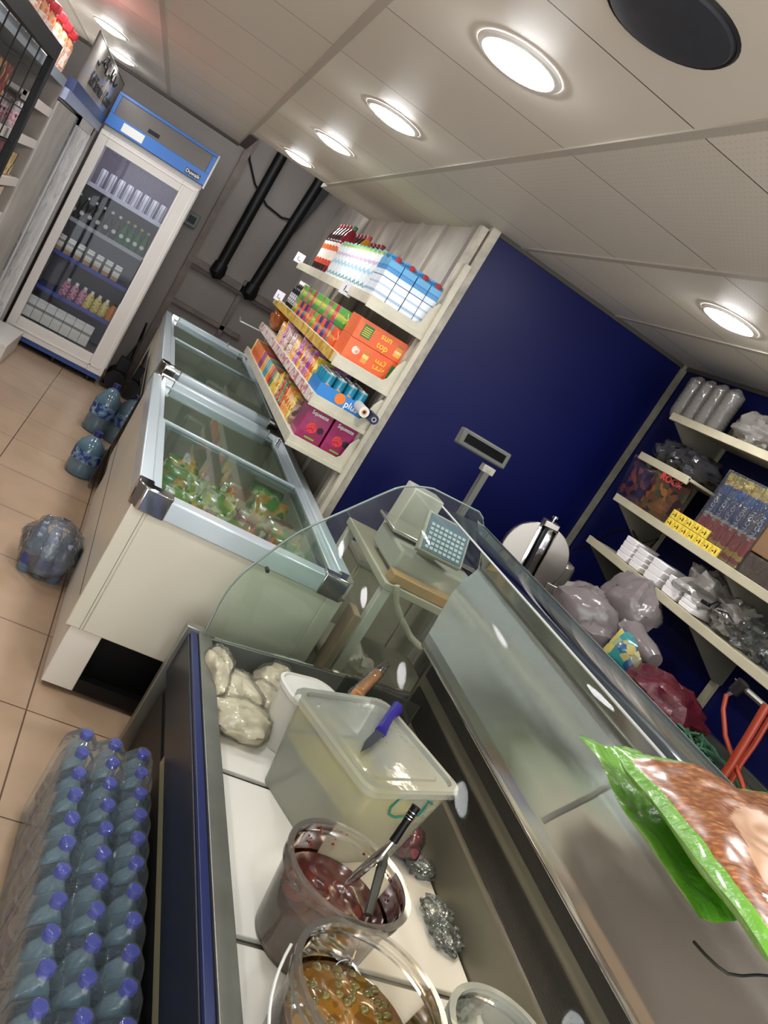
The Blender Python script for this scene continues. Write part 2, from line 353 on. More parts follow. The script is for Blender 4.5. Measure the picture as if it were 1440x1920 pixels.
# ---------------------------------------------------------------- chest freezers
def freezer(x0, x1, y0, y1, zt, zb, label, cut):
    t = thing('chest_freezer', ((x0+x1)/2, (y0+y1)/2, 0), label, 'freezer')
    b = MB()
    bx0, bx1, by0, by1 = x0+0.012, x1-0.012, y0+0.012, y1-0.012; th = 0.06; z1 = zt-0.075
    b.box(bx0, bx0+th, by0, by1, zb, z1); b.box(bx1-th, bx1, by0, by1, zb, z1); b.box(bx0+th, bx1-th, by0, by0+th, zb, z1); b.box(bx0+th, bx1-th, by1-th, by1, zb, z1)
    b.box(bx0+th, bx1-th, by0+th, by1-th, zb, zb+0.05)
    body = b.build('body', FWHITE, t, bevel=0.004)
    s = MB()
    s.box(bx0+0.048, bx0+0.0495, by0-0.0008, by0, zb, z1); s.box(bx0-0.0008, bx0, by0+0.03, by1-0.03, zb+0.10, zb+0.106)
    s.build('panel_seam', DARK, body, smooth=False)
    # base: corner foot on the left and the open compressor bay
    MB().box(bx0+0.02, bx0+0.13, by0+0.01, by0+0.10, 0.02, zb).box(bx0+0.02, bx0+0.05, by0+0.10, by1-0.02, 0.02, zb).build('base_skirt', WHITE, t, bevel=0.003)
    MB().box(bx0+0.05, bx1-0.03, by0+0.12, by1-0.05, 0.03, zb).box(bx0+0.13, bx1-0.02, by0+0.015, by0+0.05, 0.02, 0.07).build('compressor_bay', BLACK, t, smooth=False)
    # lid surround with chrome corners
    f = MB(); hw = 0.05; z0 = zt-0.08
    f.box(x0, x0+hw, y0+0.09, y1-0.09, z0, zt); f.box(x1-hw, x1, y0+0.09, y1-0.09, z0, zt)
    f.box(x0+0.12, x1-0.12, y0, y0+hw, z0, zt-0.008); f.box(x0+0.12, x1-0.12, y1-hw, y1, z0, zt)
    f.box(x0+0.012, x1-0.012, y0+0.012, y1-0.012, z0-0.012, z0)
    f.f = f.f[:-6]; f.m = f.m[:-6]
    lid = f.build('lid_surround', ALUW, t, bevel=0.006)
    for cx, sx in ((x0, 1), (x1, -1)):
        for cy, sy in ((y0, 1), (y1, -1)):
            pts = [(cx+sx*0.125, cy), (cx+sx*0.03, cy), (cx, cy+sy*0.03), (cx, cy+sy*0.095), (cx+sx*0.055, cy+sy*0.095), (cx+sx*0.055, cy+sy*0.055), (cx+sx*0.125, cy+sy*0.055)]
            if sx*sy < 0: pts = pts[::-1]
            MB().prism(pts, 'xy', z0-0.004, zt+0.003).build('corner_cap', CHROME, t, bevel=0.006)
    # sliding glass lids at two heights
    ym = y0+(y1-y0)*cut
    for k, (a, c, zz) in enumerate(((y0+hw+0.005, ym+0.03, zt-0.012), (ym, y1-hw-0.005, zt-0.034))):
        fr = MB(); e = 0.035
        fr.box(x0+hw, x0+hw+e, a, c, zz-0.014, zz); fr.box(x1-hw-e, x1-hw, a, c, zz-0.014, zz); fr.box(x0+hw+e, x1-hw-e, a, a+0.025, zz-0.014, zz); fr.box(x0+hw+e, x1-hw-e, c-0.018, c, zz-0.014, zz)
        q = fr.build('sliding_lid', ALUW, t, bevel=0.002)
        MB().box(x0+hw+e-0.002, x1-hw-e+0.002, a+0.02, c-0.015, zz-0.009, zz-0.005).build('glass_pane', CLEARD, q, smooth=False)
    return t
f1 = freezer(0.28, 1.11, 2.60, 4.62, 0.80, 0.25, 'white chest freezer with frozen vegetable bags under sliding glass lids, nearer one', 0.52)
f2 = freezer(0.30, 1.11, 4.72, 7.25, 0.84, 0.22, 'second white chest freezer behind the nearer one, empty looking under glass', 0.5)
# frozen vegetable bags
VEG = [speck('frozen_bag_green', ['2f7d2c', '7fae3c', 'd8d9b8', '4c9a34', 'e8e6d0'], 9, 0.2, coat=0.5),
       speck('frozen_bag_pale', ['c9d98b', 'e9e7cf', '86b04a', 'dfe3b0'], 7, 0.2, coat=0.5),
       speck('frozen_bag_orange', ['5a9a35', 'd9963a', 'e7c25a', '3d8a2e', 'dd7a32'], 10, 0.2, coat=0.5),
       speck('frozen_bag_brown', ['8a5a40', 'b59a70', '5d8a45', 'd9c8b0'], 10, 0.2, coat=0.5)]
random.seed(5)
k = 0
for row, (x, n) in enumerate(((0.45, 6), (0.61, 7), (0.77, 7), (0.93, 6))):
    for j in range(n):
        y = 2.80 + j*0.15 + random.uniform(-0.02, 0.02); zz = 0.52 + random.uniform(-0.02, 0.05) - (0.10 if j > 5 else 0)
        m = VEG[(row*3 + j*2 + (j*j) % 3) % 4]
        M = Matrix.Translation((x+random.uniform(-0.015, 0.015), y, zz)) @ Matrix.Rotation(random.uniform(-0.5, 0.5), 4, 'Z') @ Matrix.Rotation(R(-48+random.uniform(-10, 10)), 4, 'X')
        b = MB().pouch(0.16, 0.21, 0.055, seed=k).xf(M)
        kind = ['green vegetable', 'pale green bean', 'orange and green mixed vegetable', 'brown meat'][VEG.index(m)]
        tag(b.build('frozen_food_bag', m), '%s bag, nearer freezer, row %s from left, %s from front' % (kind, ['one', 'two', 'three', 'four', 'five'][row], ORD[j]), 'frozen food', 'frozen food bags in the nearer freezer'); k += 1
bk = MB()
for i in range(9): bk.bar((0.36+i*0.09, 2.9, 0.33), (0.36+i*0.09, 4.5, 0.33), 0.004, 0.004)
for i in range(8): bk.bar((0.36, 2.95+i*0.2, 0.336), (1.05, 2.95+i*0.2, 0.336), 0.004, 0.004)
tag(bk.build('freezer_basket', ALU), 'wire basket grid in the bottom of the nearer freezer', 'basket')

# ---------------------------------------------------------------- glass display case
YE = 2.40; YN = -0.75
NAVY = pm('navy_front_panel', (20, 24, 34), 0.35, spec=0.4)
BSTR = pm('blue_front_strip', (32, 42, 92), 0.3)
case = thing('display_case', (1.0, 0.9, 0), 'curved glass refrigerated display case with navy front and steel back', 'display case')
MB().box(0.615, 0.66, YN, YE, 0.335, 0.485).box(0.64, 0.66, YN, YE, 0.10, 0.335).build('front_panel', NAVY, case, bevel=0.003)
MB().box(0.634, 0.64, YN, YE-0.02, 0.03, 0.275).build('kick_panel', DARK, case, smooth=False)
MB().box(0.630, 0.64, YN, 2.0, 0.28, 0.33).build('kick_plate', pm('yellowed_kick_plate', (150, 142, 108), 0.5), case, smooth=False)
MB().box(0.620, 0.642, YN, YE, 0.485, 0.497).build('front_strip', BSTR, case, bevel=0.002)
MB().box(0.644, 0.690, YN, YE, 0.485, 0.503).build('front_rail', STEELD, case, bevel=0.002)
MB().box(0.60, 0.66, YE, YE+0.035, 0.0, 0.51).build('corner_post', STEELD, case, bevel=0.003)
MB().box(0.66, 1.46, YN, YE, 0.34, 0.405).build('well', STEELD, case, smooth=False)
MB().box(0.66, 1.45, YE-0.02, YE+0.03, 0.05, 0.34).build('end_panel', GREY, case, smooth=False)
MB().prism([(0.66, 0.34), (1.45, 0.34), (1.45, 0.60), (0.66, 0.50)], 'xz', YE-0.012, YE+0.012).build('end_rail', pm('end_rail_grey', (112, 118, 112), 0.35, 0.4), case, bevel=0.002)
DECK = pm('white_tray', (240, 236, 228), 0.4)
ys = [YN+0.02, -0.32, 0.22, 0.765, 1.305, 1.85, 2.37]
for a, c in zip(ys, ys[1:]):
    MB().box(0.695, 1.365, a+0.012, c-0.012, 0.405, 0.42).build('deck_tray', DECK, case, bevel=0.003)
GRILLE = pm('black_grille', (20, 19, 17), 0.5, bump=0.4, bs=300)
MB().box(1.40, 1.43, YN, YE-0.02, 0.34, 1.08).box(1.37, 1.40, YN, YE-0.02, 0.40, 0.56).build('back_wall', pm('case_back_grey', (120, 116, 102), 0.35, 0.35), case, smooth=False)
MB().box(1.392, 1.402, YN, YE-0.05, 0.565, 0.655).box(1.392, 1.402, YN, YE-0.05, 0.70, 0.755).build('air_grille', GRILLE, case, smooth=False)
MB().box(1.385, 1.393, YN, YE-0.05, 0.553, 0.566).build('grille_edge', CHROME, case, smooth=False)
# steel back hood, hollow curve, seen through the glass
hp = [(1.245, 0.835), (1.225, 0.850), (1.222, 0.868), (1.232, 0.890), (1.255, 0.922), (1.283, 0.960), (1.308, 1.000), (1.330, 1.045), (1.348, 1.090), (1.355, 1.115)]
ye = [2.16 + (x-1.21)*2.0 for x, z in hp]
MB().strip(hp, YN, [min(2.38, a) for a in ye]).build('steel_hood', STEEL, case, solid=0.003, ang=1.2)
MB().tube([(1.335, YN+0.05, 0.90), (1.335, 2.1, 0.90)], 0.010, 10).build('added_light_tube', pm('added_case_light', (255, 236, 205), 0.5, emis=14), case)  # unseen glowing tube added behind the hood to brighten the trays
MB().strip([(x-0.002, z+0.002) for x, z in hp[3:]], 1.325, 1.345).build('hood_seam', glass('seam_tape', (250, 250, 246), 1.0, 0.15, haze=0.10, hcol=(225, 222, 212)), case)
MB().tube([(1.225, YN, 0.849), (1.225, 2.165, 0.849)], 0.0035, 8).build('hood_edge', CHROME, case)
gp = [(0.664, 0.50), (0.664, 0.60), (0.667, 0.668), (0.683, 0.730), (0.709, 0.79), (0.738, 0.857), (0.767, 0.920), (0.830, 1.004), (0.893, 1.088), (0.956, 1.172), (0.985, 1.203), (1.02, 1.222), (1.06, 1.238), (1.08, 1.244)]
gs = []
for i in range(len(gp)-1):
    for q in (0, 0.5): gs.append((gp[i][0]*(1-q)+gp[i+1][0]*q, gp[i][1]*(1-q)+gp[i+1][1]*q))
gs.append(gp[-1])
for _ in range(1): gs = [gs[0]] + [((gs[i-1][0]+2*gs[i][0]+gs[i+1][0])/4, (gs[i-1][1]+2*gs[i][1]+gs[i+1][1])/4) for i in range(1, len(gs)-1)] + [gs[-1]]
MB().strip(gs, YN, YE-0.10).build('curved_front_glass', CLEAR, case, ang=1.2)
MB().strip([(1.082, 1.247), (1.235, 1.256)], YN, YE-0.12).build('top_glass', glass('top_glass', (225, 234, 236), 1.2, rough=0.08, haze=0.25, hcol=(120, 130, 136)), case, solid=0.006)
EDGE = pm('glass_edge', (150, 165, 160), 0.15, 0.3)
MB().tube([(1.080, YN, 1.248), (1.080, YE-0.10, 1.248)], 0.003, 6).build('glass_joint', pm('pale_joint', (205, 210, 205), 0.3), case)
MB().tube([(1.236, YN, 1.256), (1.236, YE-0.10, 1.256)], 0.0035, 6).build('top_edge', EDGE, case)
MB().strip([(1.236, 1.256), (1.355, 1.115)], YN, YE-0.05).build('rear_glass', glass('rear_glass', (190, 200, 200), 1.6, haze=0.35, hcol=(110, 116, 116)), case)
MB().box(1.352, 1.372, YN, YE-0.03, 1.105, 1.125).build('rear_track', STEELD, case, smooth=False)
ep = [(0.662, 0.50)] + [(x-0.012, z+0.025) for x, z in gs[2:]] + [(1.157, 1.272), (1.25, 1.275), (1.276, 1.262), (1.30, 1.235), (1.36, 1.12), (1.40, 1.05), (1.41, 0.60)]
MB().prism(ep[::-1], 'xz', YE-0.004, YE+0.004).build('end_glass', glass('end_glass', (244, 251, 246), 1.0, haze=0.03), case, smooth=False)
MB().tube([(x, YE, z) for x, z in ep[:-4]], 0.0035, 6, caps=True).build('end_glass_edge', EDGE, case)
for q in ((510, 1062),):
    p = P(q[0], q[1], 1, YE-0.01)
    MB().cyl((p.x-0.005, YE-0.012, p.z-0.02), (p.x-0.005, YE+0.012, p.z-0.02), 0.007, n=12).build('hinge_pin', DARK, case)

# ---------------------------------------------------------------- shelf run on the alcove wall
gz = [1.715, 1.42, 1.215, 1.005]
gon = thing('shelf_unit', (1.03, 4.9, 0), 'cream metal wall shelving stacked with drinks and snacks beside the freezers', 'shelving')
for i, z in enumerate(gz):
    y1 = (5.95, 6.1, 6.1, 6.15)[i]
    sh = MB().box(0.87, 1.175, 3.63, y1, z-0.018, z).box(0.865, 0.88, 3.63, y1, z-0.045, z+0.006).build('shelf', CREAM, gon, bevel=0.002)
    pl = [(0.868, z-0.05), (1.178, z-0.05), (1.178, z+0.13), (1.155, z+0.13), (1.135, z+0.09), (1.125, z+0.02), (1.11, z+0.004), (0.868, z+0.004)]
    MB().prism(pl[::-1], 'xz', 3.622, 3.63).box(0.865, 1.17, 3.612, 3.622, z-0.052, z-0.030).build('side_bracket', CREAM, sh, bevel=0.0015)
    if i == 1:
        MB().box(0.861, 0.865, 3.66, 6.0, z-0.045, z+0.004).build('price_strip', speck('yellow_price_strip', ['c9a23c', 'd8b95a', 'b88a30'], 9), sh, smooth=False)
    if i == 2:
        MB().box(0.861, 0.865, 3.66, 6.0, z-0.045, z+0.004).build('price_strip', speck('pink_price_strip', ['e3dcd4', 'e9e2dc', 'cc7a80', 'e3dcd4'], 12), sh, smooth=False)
for a_ in ((1.16, 4.86), (1.16, 6.08), (1.165, 3.60)): MB().box(a_[0], 1.19, a_[1], a_[1]+0.035, 0, 2.05).build('upright', CREAM, gon, bevel=0.002)
TAG = pm('white_price_card', (232, 230, 238), 0.45)
for q, l in (((651, 541), 'white price card hanging from the top shelf near the blue cartons'), ((562, 484), 'white price card at the far end of the top shelf'), ((524, 555), 'white price card at the far end of the second shelf')):
    p = P(q[0], q[1], 0, 0.855)
    t = thing('price_card', p, l, 'price card'); MC = frame(p, (0.92, -0.40, 0), (0.03, 0.05, 1))
    MB().box(-0.032, 0.032, 0, 0.002, -0.034, 0.034).xf(MC).build('card', TAG, t, smooth=False)
    MB().box(-0.012, -0.008, -0.0006, 0, -0.018, 0.012).box(-0.004, 0.014, -0.0006, 0, -0.018, -0.013).xf(MC).build('price_print', BTXT, t, smooth=False)

# cartons on the top shelf
def carton_proto(name, mat, wd, dp, ht, label, cat, capmat=None):
    t = thing(name, (0, 0, 0), label, cat)
    b = MB(); w2, d2 = wd/2, dp/2; s = ht*0.86
    b.box(-w2, w2, -d2, d2, 0, s)
    b.add([(-w2, -d2, s), (w2, -d2, s), (w2, d2, s), (-w2, d2, s), (-w2*0.98, 0, ht-0.008), (w2*0.98, 0, ht-0.008), (-w2, 0, ht), (w2, 0, ht)],
          [(0, 1, 5, 4), (2, 3, 4, 5), (0, 4, 3), (1, 2, 5), (4, 5, 7, 6)])
    b.build('carton_body', mat, t, smooth=False)
    if capmat: MB().cyl((0.0, -d2*0.5, s+0.004), (0.0, -d2*0.75, s+0.022), 0.013, n=12).build('cap', capmat, t)
    return t
BC = bands('blue_milk_carton', [(0, 'dfe6ee'), (0.1, '9fb6d2'), (0.16, 'e6ecf2'), (0.30, 'b9cbe2'), (0.34, 'eaf0f5'), (0.48, '2f5f9a'), (0.5, 'dce7f1'), (0.62, '3f8fc8'), (0.70, '2a72b4'), (0.73, '5aa6d6'), (0.90, '3a86c4')], 'Z', 0.3)
TC = bands('white_teal_carton', [(0, 'e6edf0'), (0.08, '6fa6a8'), (0.14, 'e8f0f4'), (0.38, 'a9cfe2'), (0.46, 'eef4f8'), (0.62, 'cdb4d0'), (0.68, 'eef4f8'), (0.86, 'a5c46a'), (0.94, '8ac0b8')], 'Z', 0.3, noise_amt=0.25, ns=3)
pc = carton_proto('milk_carton', BC, 0.068, 0.09, 0.205, '', 'carton', pm('carton_cap_red', (190, 60, 60), 0.4))
n = 0
cols = [0.908, 0.981, 1.054, 1.127]; cn = ['front', 'second', 'third', 'back']
for j in range(3):
    for i, x in enumerate(cols):
        if i == 0 and j == 2: continue
        o = pc if n == 0 else dup(pc)
        o.location = (x, 3.70 + j*0.097, gz[0]); o.rotation_euler = (0, 0, random.uniform(-0.04, 0.04))
        o['label'] = 'blue and white milk carton on top shelf, %s column, %s from the shelf end' % (cn[i], ORD[j]); o['group'] = 'blue milk cartons on the top shelf'; n += 1
pt = carton_proto('milk_carton', TC, 0.072, 0.09, 0.215, '', 'carton', pm('carton_cap_teal', (90, 160, 150), 0.4))
for j in range(11):
    o = pt if j == 0 else dup(pt)
    o.location = (0.912, 3.90 + j*0.098, gz[0]); o['label'] = 'white and teal carton at the edge of the top shelf, %s from the shelf end' % ORD[j]; o['group'] = 'white cartons on the top shelf'
for j in range(4):
    o = dup(pt); o.location = (0.99, 4.0 + j*0.098, gz[0]); o['label'] = 'white and teal carton, second column of top shelf, %s from the end' % ORD[j]; o['group'] = 'white cartons on the top shelf'
# big juice bottles
def bottle_proto(name, prof, mat, capmat, ch, cr, label, cat, lab=None, n=18):
    t = thing(name, (0, 0, 0), label, cat)
    b = MB().lathe((0, 0, 0), prof, n).build('bottle_body', mat, t, ang=1.0)
    h = prof[-1][1]
    MB().lathe((0, 0, 0), [(cr, h-ch), (cr, h), (cr*0.9, h+0.003)], 14).build('cap', capmat, t)
    if lab: MB().lathe((0, 0, 0), [(lab[2], lab[0]), (lab[2], lab[1])], n, caps=(False, False)).build('paper_label', lab[3], t)
    return t
jp = [(0.042, 0), (0.05, 0.01), (0.05, 0.21), (0.046, 0.24), (0.03, 0.28), (0.016, 0.305), (0.014, 0.33)]
JM = [pm('red_juice', (120, 22, 40), 0.12, coat=0.6), pm('yellow_juice', (205, 140, 40), 0.12, coat=0.6), pm('dark_cola', (50, 18, 20), 0.12, coat=0.6)]
JL = [bands('juice_label', [(0, 'c84a2a'), (0.3, 'f0e6dc'), (0.6, 'd86a2e'), (0.8, 'f3ece2')], 'Z', noise_amt=0.5, ns=3), speck('juice_label_orange', ['e8a24a', 'f3e6d0', 'd8502e', 'f6e9c8'], 14)]
n = 0
for j in range(5):
    for i, x in enumerate((0.93, 1.035, 1.135)):
        m = (j+i) % 3
        if n < 3: o = bottle_proto('juice_bottle', jp, JM[m], pm('cap_%d' % n, [(30, 110, 60), (190, 70, 80), (150, 40, 50)][n], 0.4), 0.022, 0.017, '', 'bottle', (0.05, 0.2, 0.0508, JL[n % 2])); pr = o; 
        else: o = dup(pr)
        o.location = (x, 5.08 + j*0.105 + i*0.01, gz[0]); n += 1
        o['label'] = 'large juice bottle at far end of top shelf, %s column, %s in depth' % (cn[i], ORD[j].replace('nearest', 'first')); o['group'] = 'juice bottles at the far end of the top shelf'
# orange drink boxes and small cartons on the second shelf
ORG_ = speck('orange_drink_box', ['e8642e', 'ea6a34', 'e5602a'], 3, 0.35)
GRB = pm('green_print', (34, 120, 60), 0.5); YEL = pm('yellow_print', (245, 205, 60), 0.5)
def sunbox(z, flip):
    t = thing('drink_multipack', (1.02, 3.78, z), '', 'box')
    MB().box(0.895, 1.17, 3.675, 3.88, z, z+0.098).build('carton_body', ORG_, t, bevel=0.002)
    if not flip:
        text('sun\ntop', 0.042, (1.045, 3.673, z+0.05), (1, 0, 0), (0, 0, 1), YEL, t)
        MB().box(0.925, 0.975, 3.6735, 3.675, z+0.022, z+0.080).build('green_panel', GRB, t, smooth=False)
        MB().box(1.105, 1.14, 3.6735, 3.675, z+0.02, z+0.075).build('can_picture', bands('can_picture', [(0, 'f0b040'), (0.3, 'e8d090'), (0.5, 'd88a30'), (0.8, 'a86a20')], 'Z'), t, smooth=False)
        for i in range(5): MB().box(0.93, 0.97, 3.6728, 3.6735, z+0.03+i*0.009, z+0.033+i*0.009).build('small_print', YEL, t, smooth=False)
    else:
        c = Vector((1.085, 3.673, z+0.05)); b = MB()
        for pts in ([(-.034, .018), (-.034, .006), (-.022, .004), (-.020, .018)], [(-.020, .006), (-.008, .004), (-.006, .018)], [(-.006, .005), (.012, .004), (.014, .022), (.002, .024)],
                    [(-.034, -.010), (-.030, -.026), (-.016, -.026), (-.012, -.008)], [(-.012, -.022), (.004, -.024), (.008, -.008), (.014, -.022), (.024, -.010)]):
            b.tube([(c.x+u, c.y, c.z+v) for u, v in pts], 0.0032, 6)
        b.build('lettering', YEL, t)
        MB().box(1.13, 1.168, 3.6735, 3.675, z+0.015, z+0.08).build('green_panel', GRB, t, smooth=False)
        MB().box(0.985, 1.015, 3.6735, 3.675, z+0.02, z+0.075).build('can_picture', bands('can_picture_two', [(0, 'e09a38'), (0.4, 'f0d080'), (0.7, 'c87a28')], 'Z'), t, smooth=False)
        MB().lathe((0, 0, 0), [(0.017, 0), (0.019, 0.001)], 16).xf(Matrix.Translation((0.945, 3.674, z+0.055)) @ Matrix.Rotation(PI/2, 4, 'X')).build('fruit_picture', speck('fruit_picture', ['e8d8c8', 'd8d0d8', 'e89a50'], 60), t)
    return t
a = sunbox(gz[1], True); a['label'] = 'orange drink box with yellow Arabic lettering, lower of the stacked pair'
a = sunbox(gz[1]+0.099, False); a['label'] = 'orange drink box lettered sun top, stacked on the other orange box'
JB = [bands('juice_box_green', [(0, '3e8f3a'), (0.3, '9ccb4a'), (0.5, 'e8d870'), (0.6, '5fae3f')], 'Z', noise_amt=0.4, ns=4), bands('juice_box_orange', [(0, 'e0622c'), (0.35, 'f0a060'), (0.5, 'e45a2a')], 'Z', noise_amt=0.4, ns=4),
      bands('juice_box_blue', [(0, '232a78'), (0.3, '4a66b8'), (0.45, 'c8a040'), (0.55, '232a78')], 'Z', noise_amt=0.5, ns=4), bands('juice_box_red', [(0, 'c83a3c'), (0.4, 'e08a7a'), (0.6, 'cc3030')], 'Z', noise_amt=0.4, ns=4),
      bands('juice_box_brown', [(0, 'a87a58'), (0.4, 'c0a080'), (0.7, '8a6a50')], 'Z', noise_amt=0.4, ns=4), bands('juice_box_teal', [(0, '2a7a88'), (0.3, 'e8c850'), (0.6, '5aa890')], 'Z', noise_amt=0.5, ns=4)]
JN = ['green', 'orange', 'dark blue', 'red', 'brown', 'teal and yellow']
def smallbox(mat):
    t = thing('juice_carton', (0, 0, 0), '', 'carton')
    MB().box(-0.03, 0.03, -0.021, 0.021, 0, 0.092).build('carton_body', mat, t, bevel=0.002)
    MB().bar((0.012, -0.0225, 0.012), (-0.02, -0.0225, 0.08), 0.003, 0.003).build('straw', WTXT, t)
    return t
protos = {}
lower = [1, 1, 5, 3, 3, 2, 2, 1, 1, 2, 2, 1, 1, 0, 0, 4]; upper = [0, 0, 0, 5, 3, 3, 0, 0, 4, 4, 4, 0, 0, 0, 4, 0]
for lay, seq in ((0, lower), (1, upper)):
    for j, ci in enumerate(seq*2):
        y = 3.92 + j*0.0445
        if y > 5.30: break
        for i, x in enumerate((0.905, 0.975)):
            if lay == 0 and i: continue
            if ci not in protos: protos[ci] = o = smallbox(JB[ci])
            else: o = dup(protos[ci])
            o.location = (x, y, gz[1]+0.001 + lay*0.094)
            o['label'] = '%s juice carton, %s layer, %s column, second shelf, number %d' % (JN[ci], ['lower', 'upper'][lay], cn[i], j+1); o['group'] = 'small juice cartons on the second shelf'
            if i: MB
for j in range(16):   # upright supports for the second column
    o = dup(protos[lower[j]]); o.location = (0.975, 3.92+j*0.0445*2, gz[1]+0.001); o['label'] = '%s juice carton low in second column, number %d from near' % (JN[lower[j]], j+1); o['group'] = 'small juice cartons on the second shelf'
gp_ = bottle_proto('drink_bottle', [(0.03, 0), (0.032, 0.01), (0.032, 0.11), (0.02, 0.15), (0.011, 0.17), (0.011, 0.185)], pm('lime_drink', (110, 170, 50), 0.15, coat=0.5), pm('lime_cap', (150, 210, 70), 0.4), 0.02, 0.013, 'lime green drink bottle behind the orange boxes', 'bottle')
gp_.location = (0.97, 3.90+0.12, gz[1]+0.19); gp_.location = (1.10, 3.93, gz[1])
for j, y in enumerate((5.36, 5.44, 5.52, 5.60, 5.68)):
    if j == 0: bw = bottle_proto('sauce_bottle', [(0.028, 0), (0.03, 0.01), (0.03, 0.12), (0.02, 0.15), (0.012, 0.165), (0.012, 0.19)], pm('black_sauce', (22, 20, 22), 0.15), WTXT, 0.02, 0.014, '', 'bottle', (0.03, 0.10, 0.0305, speck('sauce_label', ['d8d8d8', '404048', 'c8c8cc'], 40))); o = bw
    else: o = dup(bw)
    o.location = (0.91, y, gz[1]); o['label'] = 'dark bottle with pale label at far end of second shelf, %s' % ORD[j]; o['group'] = 'dark bottles on the second shelf'
# cans in a blue tray on the third shelf
CANB = bands('teal_can', [(0, 'b0b8bc'), (0.05, '2a8aa0'), (0.30, '1f88a8'), (0.9, '2c9ab0'), (0.95, 'c8ccce')], 'Z', 0.25, coat=0.3)
TRB = pm('blue_tray', (44, 130, 205), 0.4); ORC = pm('orange_print', (235, 125, 40), 0.5)
t = thing('can_tray', (1.0, 3.74, gz[2]), 'blue cardboard tray lettered plus holding teal cans on the third shelf', 'tray')
MB().box(0.875, 1.115, 3.645, 3.649, gz[2], gz[2]+0.062).box(0.875, 1.115, 3.87, 3.874, gz[2], gz[2]+0.062).box(0.875, 0.879, 3.649, 3.87, gz[2], gz[2]+0.062).box(1.111, 1.115, 3.649, 3.87, gz[2], gz[2]+0.062).build('tray_walls', TRB, t, smooth=False)
text('plus', 0.045, (1.055, 3.644, gz[2]+0.028), (1, 0, 0), (0, 0, 1), WTXT, t)
MB().lathe((0, 0, 0), [(0.026, 0), (0.026, 0.0015)], 20).xf(Matrix.Translation((0.99, 3.6445, gz[2]+0.036)) @ Matrix.Rotation(PI/2, 4, 'X')).build('orange_disc', ORC, t)
def can_proto(name, mat, r=0.027, h=0.115, disc=None):
    t = thing(name, (0, 0, 0), '', 'can')
    MB().lathe((0, 0, 0), [(r*0.8, 0), (r, 0.006), (r, h-0.01), (r*0.86, h)], 18).build('can_body', mat, t, ang=1.0)
    MB().lathe((0, 0, 0), [(r*0.86, h), (r*0.86, h+0.002), (r*0.78, h+0.002), (r*0.76, h-0.003), (0.001, h-0.003)], 18, caps=(False, False)).build('can_lid', ALU, t)
    if disc:
        b = MB()
        for k in range(13): pass
        def fn(u, v):
            a = (u-0.5)*1.5; q = 0.019
            th = 2*PI*u; rr = q*v; xx = rr*math.cos(th); zz = rr*math.sin(th)
            return (r*1.012*math.sin(xx/r), -r*1.012*math.cos(xx/r), h*0.42+zz)
        b.surf(fn, 16, 3).build('fruit_print', disc, t)
    return t
pcn = can_proto('drink_can', CANB, disc=speck('orange_fruit', ['e8722a', 'f09a3c', 'e05a20'], 90))
n = 0
for j in range(4):
    for i in range(4):
        o = pcn if n == 0 else dup(pcn)
        o.location = (0.908+i*0.0575, 3.68+j*0.057, gz[2]+0.001); n += 1
        o['label'] = 'teal drink can with orange fruit print, %s row of the blue tray, %s across' % (ORD[j].replace('nearest', 'front'), ORD[i].replace('nearest', 'first')); o['group'] = 'teal cans in the blue tray'
# bags, bars and boxes further back on shelves three and four
SN = [speck('snack_%d' % i, c, s, 0.3, coat=0.3) for i, (c, s) in enumerate(((['d8c0b0', 'b89aa0', 'e6d8cc', 'a84858'], 26), (['e8a84a', 'e0c890', 'd07830'], 22), (['b870b0', 'd8a8cc', '8a4a98'], 22), (['e8823a', 'f0b070', 'c85a28'], 22),
      (['c83030', 'e05a4a', 'e8c8b8'], 26), (['e8c040', 'f0dc80', 'b8a040'], 24), (['8a6a58', 'b89a88', '5a4a40'], 24), (['4a8a4a', '7aa860', 'd8e0b0'], 26)))]
SC = ['pink and cream', 'amber', 'purple', 'orange', 'red', 'yellow', 'brown', 'green']
random.seed(11)
def bag_row(z, y0, y1, step, seq, ht, wd, name, where, lean=0.25, x=0.93, second=True):
    j = 0; y = y0
    while y < y1:
        for c2 in ((0, 1) if second else (0,)):
            ci = seq[(j + 3*c2) % len(seq)]
            hh = ht*random.uniform(0.85, 1.12)
            M = Matrix.Translation((x + c2*wd*0.9, y, z+0.002)) @ Matrix.Rotation(random.uniform(-0.2, 0.2), 4, 'Z') @ Matrix.Rotation(R(-8-lean*30*random.random()), 4, 'X')
            o = MB().pouch(wd, hh, step*0.75, seed=j+ci*5, n=10).xf(M).build(name, SN[ci])
            tag(o, '%s %s on %s, %s column, number %d' % (SC[ci], name.replace('_', ' '), where, cn[c2], j+1), 'snack', 'snacks on the lower wall shelves')
        j += 1; y += step
bag_row(gz[2], 3.93, 4.4, 0.055, [5, 3, 3, 2, 2, 1, 2], 0.14, 0.10, 'snack_bag', 'the third shelf')
bag_row(gz[2], 4.45, 5.35, 0.075, [2, 1, 1, 0, 0, 6, 0, 0], 0.15, 0.12, 'sweet_bag', 'far third shelf')
bag_row(gz[3], 3.86, 4.55, 0.06, [6, 5, 1, 1, 3, 1, 4, 7, 4], 0.13, 0.11, 'crisp_bag', 'the bottom shelf')
SB = [pm('bar_%d' % i, c, 0.35) for i, c in enumerate(((225, 110, 50), (150, 50, 110), (235, 170, 60), (50, 150, 180), (230, 110, 60), (180, 40, 50), (50, 120, 70), (230, 200, 80)))]
SBN = ['orange', 'magenta', 'amber', 'blue', 'coral', 'dark red', 'green', 'yellow']
j = 0; y = 4.62
